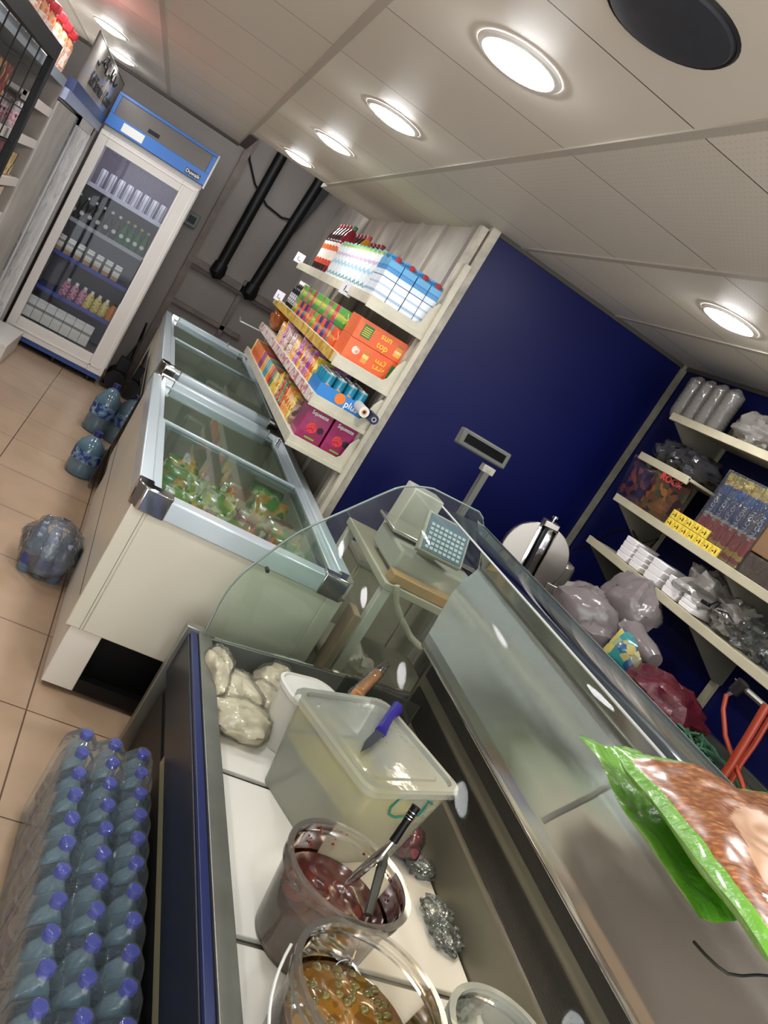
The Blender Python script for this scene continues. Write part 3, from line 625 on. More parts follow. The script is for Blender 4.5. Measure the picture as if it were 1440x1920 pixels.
while y < 5.95:
    ci = [7, 6, 5, 4, 2, 3, 3, 2, 2, 1, 1, 4, 0, 0, 0, 0, 0, 0][j % 18]
    o = MB().box(0.875, 0.99, y, y+0.05, gz[3]+0.001, gz[3]+0.105).build('biscuit_box', speck('biscuit_%d' % j, [['e0662e', 'e88a50'], ['96326e', 'c070a0'], ['eaaa3c', 'f0cc80'], ['3296b4', '88c8d8'], ['e66e3c', 'f0a080'], ['b42832', 'd87070'], ['327846', '88b090'], ['e6c850', 'f0e0a0']][ci], 18), bevel=0.002)
    tag(o, '%s biscuit box on the bottom shelf toward the back wall, number %d counted back' % (SBN[ci], j+1), 'box', 'biscuit boxes on the bottom shelf'); j += 1; y += 0.072
# magenta boxes
MG = speck('magenta_juice_box', ['9a1e5c', 'a02464', '8c1850'], 6, 0.35, coat=0.3)
for k, x in enumerate((0.955, 1.092)):
    z = gz[3]
    t = thing('juice_multipack', (x, 3.72, z), ['magenta juice multipack, left of the pair on the bottom shelf', 'magenta juice multipack, right of the pair, next to the white post'][k], 'box', None)
    MB().box(x-0.064, x+0.064, 3.655, 3.80, z, z+0.165).build('carton_body', MG, t, bevel=0.002)
    text('Squeeze', 0.026, (x, 3.653, z+0.135), (1, 0, 0), (0, 0, 1), WTXT, t)
    MB().lathe((0, 0, 0), [(0.026, 0), (0.026, 0.0015)], 18).xf(Matrix.Translation((x-0.008, 3.6545, z+0.065)) @ Matrix.Rotation(PI/2, 4, 'X')).build('red_fruit', speck('red_fruit', ['d02838', 'e04a50', 'b81830'], 60), t)
    MB().lathe((0, 0, 0), [(0.016, 0), (0.016, 0.0012)], 16).xf(Matrix.Translation((x+0.035, 3.6545, z+0.07)) @ Matrix.Rotation(PI/2, 4, 'X')).build('dark_fruit', pm('dark_fruit', (40, 16, 36), 0.5), t)
    MB().box(x-0.02, x+0.03, 3.6535, 3.655, z+0.012, z+0.02).build('green_print', pm('leaf_print', (120, 170, 60), 0.5), t, smooth=False)
# two paper rolls at the end of the third shelf
for q, m, r, l, nm in (((683, 773), pm('white_roll', (232, 228, 222), 0.5), 0.024, 'white paper roll poking out of the third shelf end', 'paper_roll'), ((701, 787), pm('dark_blue_roll', (26, 28, 70), 0.4), 0.023, 'dark blue film roll poking out of the third shelf end beside the white one', 'film_roll')):
    p = P(q[0], q[1], 1, 3.52)
    t = thing(nm, (p.x, 3.62, p.z-r), l, 'roll')
    b = MB().lathe((0, 0, 0), [(r, 0), (r, 0.27), (r*0.5, 0.27), (r*0.5, 0.0), (r, 0)], 20, caps=(False, False)).xf(Matrix.Translation((p.x, 3.79, p.z)) @ Matrix.Rotation(PI/2, 4, 'X')); b.build('roll_body', m, t)
    MB().lathe((0, 0, 0), [(r*0.52, 0), (r*0.52, 0.272), (r*0.3, 0.272), (r*0.3, 0)], 16, caps=(False, False)).xf(Matrix.Translation((p.x, 3.79, p.z)) @ Matrix.Rotation(PI/2, 4, 'X')).build('core', pm('roll_core_'+nm, (200, 150, 110) if r == 0.024 else (170, 170, 170), 0.6), t)
# amber item and wire prongs at the far end
p = P(500, 600, 0, 0.93)
o = MB().blob((0.96, 5.96, gz[2]+0.09), (0.16, 0.2, 0.18), 4, 0.15, flat=0.98).build('wrapped_bundle', pm('amber_wrap', (190, 100, 40), 0.15, var=0.5, vs=14, coat=0.8)); tag(o, 'amber wrapped bundle at the far end of the third shelf', 'package')
for k, (z, y) in enumerate(((1.16, 6.0), (0.97, 5.9))):
    b = MB()
    for i in range(3): b.tube([(0.87, y+i*0.03, z), (0.72, y+i*0.03, z-0.01), (0.71, y+i*0.03, z+0.015)], 0.003, 6)
    tag(b.tube([(0.72, y, z-0.01), (0.72, y+0.06, z-0.01)], 0.003, 6).tube([(0.871, y-0.01, z), (0.871, y+0.07, z)], 0.004, 6).build('wire_hook', ALU), ['wire prong hook sticking out at far end of third shelf', 'wire prong hook sticking out at far end of bottom shelf'][k], 'hook')

# ---------------------------------------------------------------- shelving on the right wall
RSH = pm('cream_board', (186, 178, 152), 0.5, var=0.15, vs=10)
RBR = pm('drab_bracket', (112, 108, 92), 0.55, var=0.2, vs=8)
rs = thing('bracket_shelving', (2.31, 1.8, 1.3), 'cream shelf boards on drab brackets along the dark blue right wall', 'shelving')
rz = [1.965, 1.755, 1.545, 1.325]
for i, z in enumerate(rz):
    ya, yb_ = [(-0.4, 3.12), (2.78, 3.15), (-0.4, 3.13), (-0.4, 3.12)][i]
    sh = MB().box(2.16, 2.455, ya, yb_, z-0.012, z).box(2.155, 2.17, ya, yb_, z-0.03, z+0.004).build('shelf', RSH, rs, bevel=0.002)
    for y in (3.08, 2.31, 1.54, 0.77):
        if y > yb_ or y < ya: continue
        MB().prism([(2.165, z-0.012), (2.165, z-0.035), (2.40, z-0.17), (2.452, z-0.17), (2.452, z-0.012)], 'xz', y-0.006, y+0.002).build('bracket', RBR, sh, smooth=False)
for y in (3.08, 2.335, 1.54, 0.77): MB().box(2.44, 2.458, y-0.018, y+0.018, 1.0, 2.1).build('upright', RSH, rs, bevel=0.001)
CLB = glass('cloudy_bag', (225, 225, 225), 1.2, 0.12, bump=0.6, bs=16, haze=0.35, hcol=(190, 184, 176))
GRB2 = glass('grey_bag', (120, 122, 128), 1.5, 0.15, bump=0.6, bs=14, haze=0.5, hcol=(70, 70, 76))
def ry(px, py, x=2.25): return P(px, py, 0, x).y
# cups in a clear bag on the top board
for k in range(4):
    y = ry(1335, 745) + 0.03 + k*0.09 - 0.12
    t = thing('cup_stack', (2.28, y, rz[0]), 'cloudy sleeve of plastic cups on the top board, %s from the left' % ['fourth', 'third', 'second', 'first'][k], 'cups', 'sleeves of plastic cups on the top board')
    b = MB()
    for q in range(9): b.lathe((2.28, y, rz[0]+0.001+q*0.018), [(0.026, 0), (0.036, 0.03), (0.038, 0.032)], 14, caps=(True, False))
    b.build('cups', HAZY, t)
    MB().lathe((2.28, y, rz[0]), [(0.03, 0.001), (0.042, 0.03), (0.042, 0.19), (0.01, 0.215)], 14).build('sleeve', CLB, t)
o = MB().blob((2.26, ry(1425, 805), rz[0]+0.07), (0.16, 0.22, 0.13), 9, 0.35, flat=0.95).build('plastic_bag', CLB); tag(o, 'crumpled clear plastic bag on the top board at the right edge', 'bag')
for k, (px, py) in enumerate(((1262, 842), (1290, 852), (1315, 862))):
    y = ry(px, py)
    o = MB().blob((2.29, y, rz[1]+0.055), (0.22, 0.16, 0.12), 12+k, 0.3, flat=0.95).build('plastic_bag', GRB2); tag(o, 'dark grey folded plastic bags on the short second board, %s from the left' % ['first', 'second', 'third'][k], 'bag')
# upright foil cartons shrink wrapped together
FC = bands('foil_carton', [(0, 'c8a040'), (0.04, 'b8342c'), (0.10, 'e8b83c'), (0.17, 'c8342c'), (0.40, 'd8d0c8'), (0.43, '24468c'), (0.70, '2c5aa0'), (0.84, 'd8b040'), (0.9, 'e0c050')], 'Z', 0.35, noise_amt=0.08, ns=3)
yA = ry(1300, 965, 2.17)
for i in range(2):
    for j in range(6):
        y = yA - 0.10 - j*0.052 + 0.05; x = 2.205 + i*0.055
        if i == 0 and j == 0:
            fp = thing('foil_carton', (0, 0, 0), '', 'box'); MB().box(-0.025, 0.025, -0.024, 0.024, 0, 0.30).build('carton_body', FC, fp, bevel=0.002)
            text('FALCON', 0.026, (-0.0262, 0, 0.16), (0, 0, 1), (0, 1, 0), WTXT, fp)
            o = fp
        else: o = dup(fp)
        o.location = (x, y, rz[2]+0.002); o['label'] = 'upright foil carton in the wrapped bundle, %s row, %s from the left' % (['front', 'back'][i], ORD[j].replace('nearest', 'first')); o['group'] = 'foil cartons in the wrapped bundle'
o = MB().box(2.172, 2.292, yA-0.342, yA-0.02, rz[2]+0.001, rz[2]+0.31).build('shrink_wrap', FILM, smooth=False); tag(o, 'clear shrink wrap round the bundle of foil cartons', 'wrap')
# food print packs
for k, (px, py, cols, l) in enumerate(((1195, 905, ['1c1c3c', '2c2448', '6a3c30', '241c30', '1c1c3c'], 'dark blue food packet with a fried food picture, leftmost on the third board'),
                                   (1240, 935, ['24161c', '5a3420', '2c3424', '7a4c28', '201018'], 'dark food packet with red and white heading and herb picture, second on the third board'))):
    y = ry(px, py, 2.2)
    M = Matrix.Translation((2.22+k*0.0, y, rz[2]+0.003)) @ Matrix.Rotation(R(-78 + k*8), 4, 'Z') @ Matrix.Rotation(R(10), 4, 'X')
    o = thing('food_packet', (2.22, y, rz[2]), l, 'packet')
    MB().pouch(0.19, 0.195, 0.035, seed=30+k, wr=0.05).xf(M).build('packet_body', speck('food_packet_%d' % k, cols, 38, 0.3, kind='cell', coat=0.2), o)
    if k == 1:
        q = M @ Vector((0.01, -0.02, 0.168)); text('ROCK', 0.04, q + (M.to_3x3() @ Vector((0, -0.008, 0))), M.to_3x3() @ Vector((1, 0, 0)), M.to_3x3() @ Vector((0, 0, 1)), pm('red_print', (200, 50, 50), 0.5), o)
# yellow matchbox bricks
YM = speck('yellow_box', ['d8bc3c', 'e0c850', 'c8a830', 'd8bc3c'], 50, 0.4)
y0 = ry(1262, 985, 2.19); n = 0
for i in range(7):
    for k in range(2):
        if i > 4 and k: continue
        if n == 0:
            mp_ = thing('match_box', (0, 0, 0), '', 'box'); MB().box(-0.028, 0.028, -0.024, 0.024, 0, 0.036).build('carton_body', YM, mp_, bevel=0.002); MB().box(-0.0285, -0.028, -0.010, -0.004, 0.010, 0.024).box(-0.0285, -0.028, 0.002, 0.012, 0.014, 0.018).build('print', BTXT, mp_, smooth=False); o = mp_
        else: o = dup(mp_)
        o.location = (2.195, y0 - i*0.05, rz[2]+0.001+k*0.037); n += 1
        o['label'] = 'small yellow printed box on third board, %s from left, %s layer' % (ORD[i].replace('nearest', 'first'), ['lower', 'upper'][k]); o['group'] = 'small yellow boxes on the third board'
RB = pm('red_packet', (150, 26, 34), 0.35)
for k, (px, py) in enumerate(((1345, 1015), (1380, 1035))):
    y = ry(px, py, 2.2)
    t = thing('red_carton', (2.22+k*0.02, y, rz[2]), ['long red carton lying on the third board, left one', 'long red carton lying on the third board, right one'][k], 'box')
    MB().box(2.185+k*0.07, 2.24+k*0.07, y-0.15, y+0.12, rz[2]+0.001, rz[2]+0.036+k*0.03).build('carton_body', RB, t, bevel=0.002)
    MB().box(2.184+k*0.07, 2.185+k*0.07, y-0.12, y-0.02, rz[2]+0.01, rz[2]+0.02).build('print', WTXT, t, smooth=False)
y = ry(1412, 1075, 2.2)
t = thing('foil_tray_pack', (2.24, y, rz[2]), 'clear pack of stacked ribbed foil trays on the third board', 'foil trays')
b = MB()
for k in range(9): b.box(2.185+k*0.001, 2.30, y-0.16, y+0.06, rz[2]+0.002+k*0.0085, rz[2]+0.006+k*0.0085)
b.build('foil_trays', ALU, t, smooth=False); MB().box(2.18, 2.305, y-0.165, y+0.065, rz[2]+0.001, rz[2]+0.085).build('clear_wrap', FILM, t, smooth=False)
y = ry(1425, 1045, 2.2)
t = thing('yellow_box', (2.23, y-0.05, rz[2]+0.086), 'small yellow and red box on top of the foil trays', 'box')
MB().box(2.20, 2.27, y-0.10, y-0.005, rz[2]+0.0865, rz[2]+0.14).build('carton_body', bands('yellow_red_box', [(0, 'd8c040'), (0.3, 'b83a2c'), (0.45, 'e0cc50')], 'Z'), t, bevel=0.002)
y = ry(1425, 965, 2.22)
tag(MB().box(2.18, 2.40, y-0.3, y-0.02, rz[2]+0.09, rz[2]+0.24).box(2.185, 2.395, y-0.295, y-0.025, rz[2]+0.001, rz[2]+0.085).build('cardboard_box', CARDB, bevel=0.003), 'brown cardboard box on the third board at the right edge', 'box')
# foam trays on the lowest board
FOAM = pm('white_foam', (226, 222, 222), 0.6)
n = 0
for k, (px, py, dy, h, a) in enumerate(((1180, 1040, 0.09, 0.085, 12), (1205, 1055, 0.08, 0.075, 8), (1238, 1075, 0.10, 0.105, 0), (1272, 1105, 0.10, 0.085, 0), (1300, 1135, 0.09, 0.06, 0), (1290, 1065, 0.09, 0.10, 6))):
    y = ry(px, py, 2.2); x = 2.20 + (0.10 if k == 5 else 0)
    b = MB()
    for q in range(4 if k < 2 else 3):
        hh = h/3.2
        b.add([(x-0.03+i*0.13*s_, y+j*dy*s_*0.5, rz[3]+0.004+q*hh*0.9+zz) for s_, zz in ((0.86, 0), (1.0, hh)) for i, j in ((0, -1), (1, -1), (1, 1), (0, 1))],
              [(3, 2, 1, 0), (4, 5, 6, 7), (0, 1, 5, 4), (1, 2, 6, 5), (2, 3, 7, 6), (3, 0, 4, 7)])
    o = b.build('foam_tray_stack', FOAM, bevel=0.004); o['s'] = 0; del o['s']
    tag(o, 'stack of white foam trays on the lowest board, %s' % ['leftmost and thinnest', 'second from left', 'third from left, tallest', 'fourth from left', 'fifth, beside the plastic bag', 'set behind the tallest stack'][k], 'foam trays')
for k, (px, py, d, l, m) in enumerate(((1325, 1085, (0.24, 0.26, 0.18), 'crumpled cloudy plastic bag beside the foam trays on the lowest board', CLB), (1385, 1130, (0.22, 0.22, 0.14), 'second cloudy plastic bag further right on the lowest board', CLB), (1420, 1175, (0.22, 0.24, 0.12), 'shiny clear bag at the right edge of the lowest board', FILM))):
    y = ry(px, py, 2.22)
    o = MB().blob((2.29, y, rz[3]+d[2]*0.48), d, 40+k, 0.45, fr=2.2, flat=0.95).build('plastic_bag', m); tag(o, l, 'bag')
pts = [P(*q, 0, 2.18) for q in ((1317, 1127), (1330, 1135), (1345, 1128), (1352, 1130), (1340, 1142), (1365, 1150), (1378, 1172))]
t = thing('power_cable', pts[0], 'short black cable and plug lying over the edge of the lowest board', 'cable')
MB().tube(pts, 0.003, 6).build('cord', BLACK, t); MB().bar(pts[0], pts[1], 0.018, 0.014).build('plug', BLACK, t, bevel=0.003)
pts = [P(*q, 0, 2.30) for q in ((1075, 1030), (1120, 1015), (1150, 995), (1185, 992), (1200, 1020), (1235, 1010), (1215, 1030), (1195, 1025))]
tag(MB().tube(pts, 0.0035, 6).build('power_cable', BLACK), 'thin dark cable looping behind the shelf brackets above the slicer', 'cable')

# ---------------------------------------------------------------- back counter with slicer and bags
CT = 0.95
ct = thing('back_counter', (2.15, 1.5, 0), 'steel topped service counter against the blue right wall', 'counter')
MB().box(1.88, 2.455, -0.6, 3.35, CT-0.03, CT).box(2.43, 2.455, -0.6, 3.35, CT, CT+0.05).build('counter_top', STEELD, ct, bevel=0.002)
MB().box(1.92, 2.45, -0.58, 3.32, 0, CT-0.03).build('counter_body', GREY, ct, smooth=False)
s0 = Vector((2.03, 3.02, CT)); sl = thing('meat_slicer', s0, 'steel meat slicer with round blade guard in front of the blue wall', 'slicer')
MB().box(s0.x-0.20, s0.x+0.18, s0.y-0.16, s0.y+0.14, CT+0.02, CT+0.075).build('base', pm('slicer_base', (150, 146, 136), 0.3, 0.5), sl, bevel=0.015)
for i, j in ((-1, -1), (1, -1), (-1, 1), (1, 1)): MB().cyl((s0.x+i*0.15, s0.y+j*0.12, CT), (s0.x+i*0.15, s0.y+j*0.12, CT+0.02), 0.018).build('foot', BLACK, sl)
bc = P(1000, 1040, 1, 2.94); bn = Vector((-0.25, -1, 0.12)).normalized(); ux = Vector((1, -0.25, 0.1)); MF = frame(bc, ux, (0, 0, 1))
def disc(c, M, r, th, cut=None, n=40, dish=0.01):
    b = MB(); prof = [(0.0, -dish), (r*0.7, -dish*0.8), (r*0.95, -dish*0.3), (r, 0), (r, th), (0.0, th)]
    b.lathe((0, 0, 0), prof, n, caps=(False, False)); return b.xf(M @ Matrix.Rotation(-PI/2, 4, 'X'))
SMAT = pm('slicer_steel', (150, 144, 136), 0.28, 0.75)
disc(None, MF @ Matrix.Translation((-0.005, 0.01, 0)), 0.135, 0.02).build('blade', CHROME, sl)
def half(sg):
    b = MB(); pl = []
    a0, a1 = (R(-80), R(80)) if sg > 0 else (R(100), R(260))
    for k in range(17): a = a0+(a1-a0)*k/16; pl.append((0.128*math.cos(a)+sg*0.018, 0.14*math.sin(a)))
    b.prism(pl, 'xz', -0.022, -0.012); return b.xf(MF)
half(1).build('blade_cover', SMAT, sl, bevel=0.003); half(-1).build('gauge_plate', SMAT, sl, bevel=0.003)
MB().box(-0.035, 0.03, -0.05, 0.01, 0.135, 0.16).xf(MF).build('cover_clamp', SMAT, sl, bevel=0.003)
MB().cyl(MF @ Vector((0, -0.02, 0.16)), MF @ Vector((0, -0.02, 0.178)), 0.006).cyl(MF @ Vector((0, -0.02, 0.178)), MF @ Vector((0, -0.02, 0.188)), 0.014).build('clamp_knob', CHROME, sl)
MB().box(-0.014, -0.002, -0.03, -0.01, -0.12, 0.135).xf(MF).build('slot', BLACK, sl, smooth=False)
MB().box(0.12, 0.19, -0.02, 0.10, -0.16, 0.03).xf(MF).build('carriage', SMAT, sl, bevel=0.02); MB().bar(MF @ Vector((0.10, -0.03, -0.10)), MF @ Vector((0.30, -0.06, -0.10)), 0.012, 0.05).build('tray_arm', SMAT, sl, bevel=0.003)
MB().tube([MF @ Vector(q) for q in ((0.0, 0.02, -0.10), (0.0, 0.02, -0.16), (0.0, 0.05, -0.20))], 0.03, 10).build('neck', SMAT, sl)
WBAG = glass('white_carrier_bag', (215, 212, 216), 1.2, 0.2, bump=0.5, bs=9, haze=0.66, hcol=(140, 130, 130))
t = thing('carrier_bag', (2.08, 2.45, CT), 'bulging white translucent carrier bag on the back counter beside the slicer', 'bag')
p = P(1110, 1150, 0, 2.02); q = P(1180, 1140, 0, 2.12)
MB().blob((p.x, p.y, p.z-0.02), (0.34, 0.30, 0.24), 51, 0.22, fr=1.6).build('bag_body', WBAG, t)
MB().blob((q.x, q.y, q.z), (0.22, 0.26, 0.25), 53, 0.25, fr=1.8).build('bag_fold', WBAG, t)
c0 = [P(*k, 0, 2.10) for k in ((1180, 1180), (1195, 1205), (1215, 1225), (1228, 1240))]
MB().tube(c0, [0.06, 0.05, 0.045, 0.03], 12).build('bag_tail', WBAG, t)
MB().box(p.x-0.12, p.x+0.2, p.y-0.1, p.y+0.14, CT, p.z-0.08).build('bag_bottom', WBAG, t, bevel=0.05)
p = P(1165, 1225, 0, 2.02)
t = thing('snack_packet', (p.x, p.y, CT), 'blue and green packet with yellow print under the white carrier bag', 'packet')
MB().pouch(0.14, 0.14, 0.05, seed=60).xf(Matrix.Translation((p.x, p.y, p.z-0.06)) @ Matrix.Rotation(R(-60), 4, 'Z') @ Matrix.Rotation(R(-20), 4, 'X')).build('packet_body', speck('blue_green_print', ['0c3c66', '14507a', '0c3c66', 'b8a850', '2a7a7a'], 34, 0.3, kind='cell', coat=0.3), t)
MB().box(p.x-0.08, p.x+0.1, p.y-0.1, p.y+0.1, CT, p.z-0.065).build('stack_below', pm('dark_green_stack', (30, 50, 48), 0.6), t, bevel=0.01)
p = P(1265, 1320, 0, 2.10)
RBG = pm('red_bag', (84, 24, 36), 0.35, bump=0.4, bs=25, var=0.3, vs=8)
o = MB().blob((p.x-0.02, p.y+0.02, CT+0.085), (0.26, 0.36, 0.19), 71, 0.3, flat=0.9).build('vegetable_bag', RBG); tag(o, 'dark red mesh bag lying on the back counter', 'bag')
p = P(1285, 1400, 0, 2.0)
b = MB(); random.seed(8)
for k in range(60):
    a = Vector((p.x+random.uniform(-0.08, 0.12), p.y+random.uniform(-0.12, 0.12), CT+0.03+random.uniform(0, 0.07))); d = Vector((random.uniform(-1, 1), random.uniform(-1, 1), random.uniform(-0.2, 0.4))).normalized()*0.05
    b.tube([a-d, a+Vector((0, 0, 0.01)), a+d], 0.006, 5)
tag(b.build('green_herbs', pm('dark_herb_green', (36, 84, 56), 0.6, var=0.4, vs=30)), 'tangled heap of dark green herbs below the red bag', 'herbs', kind='stuff')
tag(MB().box(1.95, 2.42, 1.05, 2.05, CT, CT+0.018).box(1.95, 1.97, 1.05, 2.05, CT, CT+0.03).build('steel_tray', STEELD, bevel=0.003), 'shallow grey steel tray on the back counter under the orange hoses', 'tray')
OR = pm('orange_rubber', (150, 52, 26), 0.4)
for k, (pp, r, l, x) in enumerate((([(1362, 1302), (1356, 1330), (1360, 1380), (1375, 1425), (1392, 1470), (1408, 1530)], 0.0075, 'orange hose curling down from the metal tap', 2.02),
                                  ([(1438, 1322), (1405, 1378), (1370, 1435), (1350, 1465)], 0.013, 'thick orange tube slanting across the steel tray', 2.0),
                                  ([(1445, 1345), (1415, 1395), (1390, 1430), (1365, 1475)], 0.0085, 'thin red orange hose right of the thick tube', 2.05))):
    pts = [P(*q, 0, x) for q in pp]; o = MB().tube(pts, r, 12).build('rubber_hose', OR); tag(o, l, 'hose')
t = thing('gas_tap', P(1385, 1290, 0, 2.04), 'dark metal tap with chrome lever above the orange hoses', 'tap')
a, b_ = P(1375, 1298, 0, 2.04), P(1395, 1280, 0, 2.04)
MB().cyl(a, b_, 0.018, 0.02).build('tap_body', DARK, t); MB().tube([P(1380, 1295, 0, 2.04), P(1364, 1302, 0, 2.03)], 0.008, 8).build('outlet', CHROME, t)
MB().tube([P(1387, 1285, 0, 2.04), P(1378, 1272, 0, 2.03)], [0.008, 0.002], 8).build('lever', CHROME, t); MB().tube([P(1398, 1293, 0, 2.05), P(1440, 1330, 0, 2.05)], 0.01, 8).build('supply_pipe', STEELD, t)

# ---------------------------------------------------------------- things in the display case
DZ = 0.4205
random.seed(21)
DG = pm('dough_in_bag', (240, 230, 200), 0.4, var=0.08, vs=9, coat=0.5, bump=0.3, bs=14)
CLF = glass('soft_clear_film', (250, 250, 248), 0.7, 0.08, bump=0.5, bs=20, haze=0.06, hcol=(240, 236, 225))
for k, (px, py, d, l) in enumerate(((402, 1265, (0.09, 0.24, 0.12), 'pale dough bag standing against the front glass corner'), (440, 1300, (0.17, 0.20, 0.10), 'pale dough bag behind the front one, by the front glass'), (450, 1350, (0.19, 0.16, 0.09), 'flat pale dough bag nearest the camera, on the white tray'),
                                    (490, 1312, (0.14, 0.15, 0.09), 'small cream dough bag in the middle of the group'), (515, 1288, (0.16, 0.16, 0.12), 'bright clear-wrapped dough bag next to the translucent lidded tub'))):
    q = P(px, py, 2, DZ + d[2]*0.45)
    t = thing('dough_bag', (q.x, q.y, DZ), l, 'bag')
    MB().blob((q.x, q.y, DZ + d[2]*0.46), d, 80+k, 0.22, fr=1.8, flat=0.93).build('dough', DG, t)
    MB().blob((q.x, q.y, DZ + d[2]*0.48), (d[0]*1.06, d[1]*1.06, d[2]*1.1), 80+k, 0.26, fr=1.9, flat=0.93).build('clear_bag', CLF, t)
TUBM = glass('milky_plastic', (244, 247, 242), 1.0, 0.12, bump=0.15, bs=12, haze=0.30, hcol=(240, 244, 236))
YLM = pm('yellow_brine', (196, 176, 44), 0.3)
def rounded(cx, cy, w, d, r, a, n=6):
    pts = []
    for sx, sy, a0 in ((1, 1, 0), (-1, 1, 90), (-1, -1, 180), (1, -1, 270)):
        for k in range(n+1):
            th = R(a0+90*k/n); pts.append((sx*(w/2-r)+r*math.cos(th), sy*(d/2-r)+r*math.sin(th)))
    ca, sa = math.cos(a), math.sin(a)
    return [(cx+x*ca-y*sa, cy+x*sa+y*ca) for x, y in pts]
def loft(b, rings, m=0, close=True):
    n = len(rings[0][0]); vs = [(x, y, z) for r, z in rings for x, y in r]
    fs = [(i*n+k, i*n+(k+1) % n, (i+1)*n+(k+1) % n, (i+1)*n+k) for i in range(len(rings)-1) for k in range(n)]
    if close: fs.append(tuple(range(n))[::-1])
    return b.add(vs, fs, m)
tc = Vector((1.055, 1.80, DZ)); TA = R(24); TH = 0.27
t = thing('food_tub', tc, 'large square milky plastic tub of yellow brine with a lid and green marker scrawl', 'tub')
b = MB(); loft(b, [(rounded(tc.x, tc.y, 0.29, 0.31, 0.03, TA), DZ+0.001), (rounded(tc.x, tc.y, 0.345, 0.365, 0.035, TA), DZ+TH-0.01)]); b.build('tub_body', TUBM, t)
b = MB(); loft(b, [(rounded(tc.x, tc.y, 0.283, 0.303, 0.028, TA), DZ+0.004), (rounded(tc.x, tc.y, 0.312, 0.332, 0.03, TA), DZ+0.145), (rounded(tc.x, tc.y, 0.01, 0.01, 0.004, TA), DZ+0.1455)]); b.build('brine', YLM, t)
b = MB(); lo = lambda s, z: (rounded(tc.x, tc.y, 0.37*s, 0.39*s, 0.04*s, TA), DZ+TH+z)
loft(b, [lo(1, -0.022), lo(1.01, -0.004), lo(0.985, 0.004), lo(0.90, 0.004), lo(0.88, -0.008), lo(0.74, -0.008), lo(0.72, -0.003), lo(0.02, -0.003)], close=False); lid = b.build('lid', TUBM, t)
GM = pm('green_marker', (30, 128, 112), 0.5)
Mt = Matrix.Translation((tc.x, tc.y, DZ+0.20)) @ Matrix.Rotation(TA, 4, 'Z')
mk = [Mt @ Vector((u, -0.1825, v)) for u, v in ((-0.02, 0.045), (-0.045, 0.035), (-0.055, 0.01), (-0.045, -0.012), (-0.015, -0.022), (0.02, -0.018), (0.05, -0.012), (0.075, -0.018), (0.082, 0.010), (0.078, 0.03), (0.10, 0.022))]
MB().tube(mk, 0.0032, 6).build('marker_scrawl', GM, t)
# knife on the lid
kz = DZ+TH+0.006; a, b_, c = P(742, 1322, 2, kz+0.008), P(714, 1372, 2, kz+0.008), P(676, 1410, 2, kz+0.006)
t = thing('knife', ((a.x+c.x)/2, (a.y+c.y)/2, kz), 'small knife with purple-blue handle lying on the tub lid', 'knife')
KB = pm('purple_blue_plastic', (42, 34, 140), 0.3)
dr = (b_-a); pts = [a, a+dr*0.1+Vector((0.008, -0.004, 0)), a+dr*0.5, b_]
MB().tube(pts, [0.013, 0.019, 0.014, 0.017], 10).build('handle', KB, t)
s = Vector((-(c-b_).y, (c-b_).x, 0)).normalized(); d2 = c-b_
MB().add([b_+s*0.013, b_-s*0.013, b_+d2*0.6-s*0.012, c, b_+d2*0.6+s*0.010] + [p+Vector((0, 0, -0.002)) for p in (b_+s*0.013, b_-s*0.013, b_+d2*0.6-s*0.012, c, b_+d2*0.6+s*0.010)],
         [(0, 1, 2, 3, 4), (9, 8, 7, 6, 5), (0, 5, 6, 1), (1, 6, 7, 2), (2, 7, 8, 3), (3, 8, 9, 4), (4, 9, 5, 0)]).build('blade', pm('grey_sheath', (86, 88, 90), 0.35, 0.5), t)
# white tub behind
w2 = P(578, 1292, 2, DZ+0.20); t = thing('white_tub', (w2.x+0.03, w2.y+0.03, DZ), 'white oval lidded tub behind the big milky tub', 'tub')
b = MB(); loft(b, [(rounded(w2.x+0.03, w2.y+0.02, 0.15, 0.13, 0.05, 0.3), DZ+0.001), (rounded(w2.x+0.03, w2.y+0.02, 0.19, 0.16, 0.06, 0.3), DZ+0.18)]); b.build('tub_body', pm('white_plastic', (226, 224, 216), 0.3), t)
b = MB(); f_ = lambda s, z: (rounded(w2.x+0.03, w2.y+0.02, 0.205*s, 0.175*s, 0.065*s, 0.3), DZ+z)
loft(b, [f_(1, 0.172), f_(1.02, 0.186), f_(0.93, 0.189), f_(0.9, 0.182), f_(0.02, 0.182)], close=False); b.build('lid', pm('white_lid', (232, 231, 224), 0.25), t)
q = P(708, 1262, 2, 0.70); q2 = P(672, 1298, 2, 0.66)
t = thing('sausage_pack', ((q.x+q2.x)/2, (q.y+q2.y)/2, DZ), 'orange sausage in clear wrap standing behind the tub lid', 'sausage')
MB().tube([q2+Vector((0.0, 0.02, -0.23)), q2, q], [0.016, 0.019, 0.017], 12).build('sausage', pm('orange_sausage', (206, 140, 84), 0.3, coat=0.5), t)
MB().tube([q2+Vector((0.0, 0.02, -0.02)), q2, q, q+(q-q2)*0.5], [0.022, 0.024, 0.02, 0.012], 12).build('clear_wrap', FILM, t)
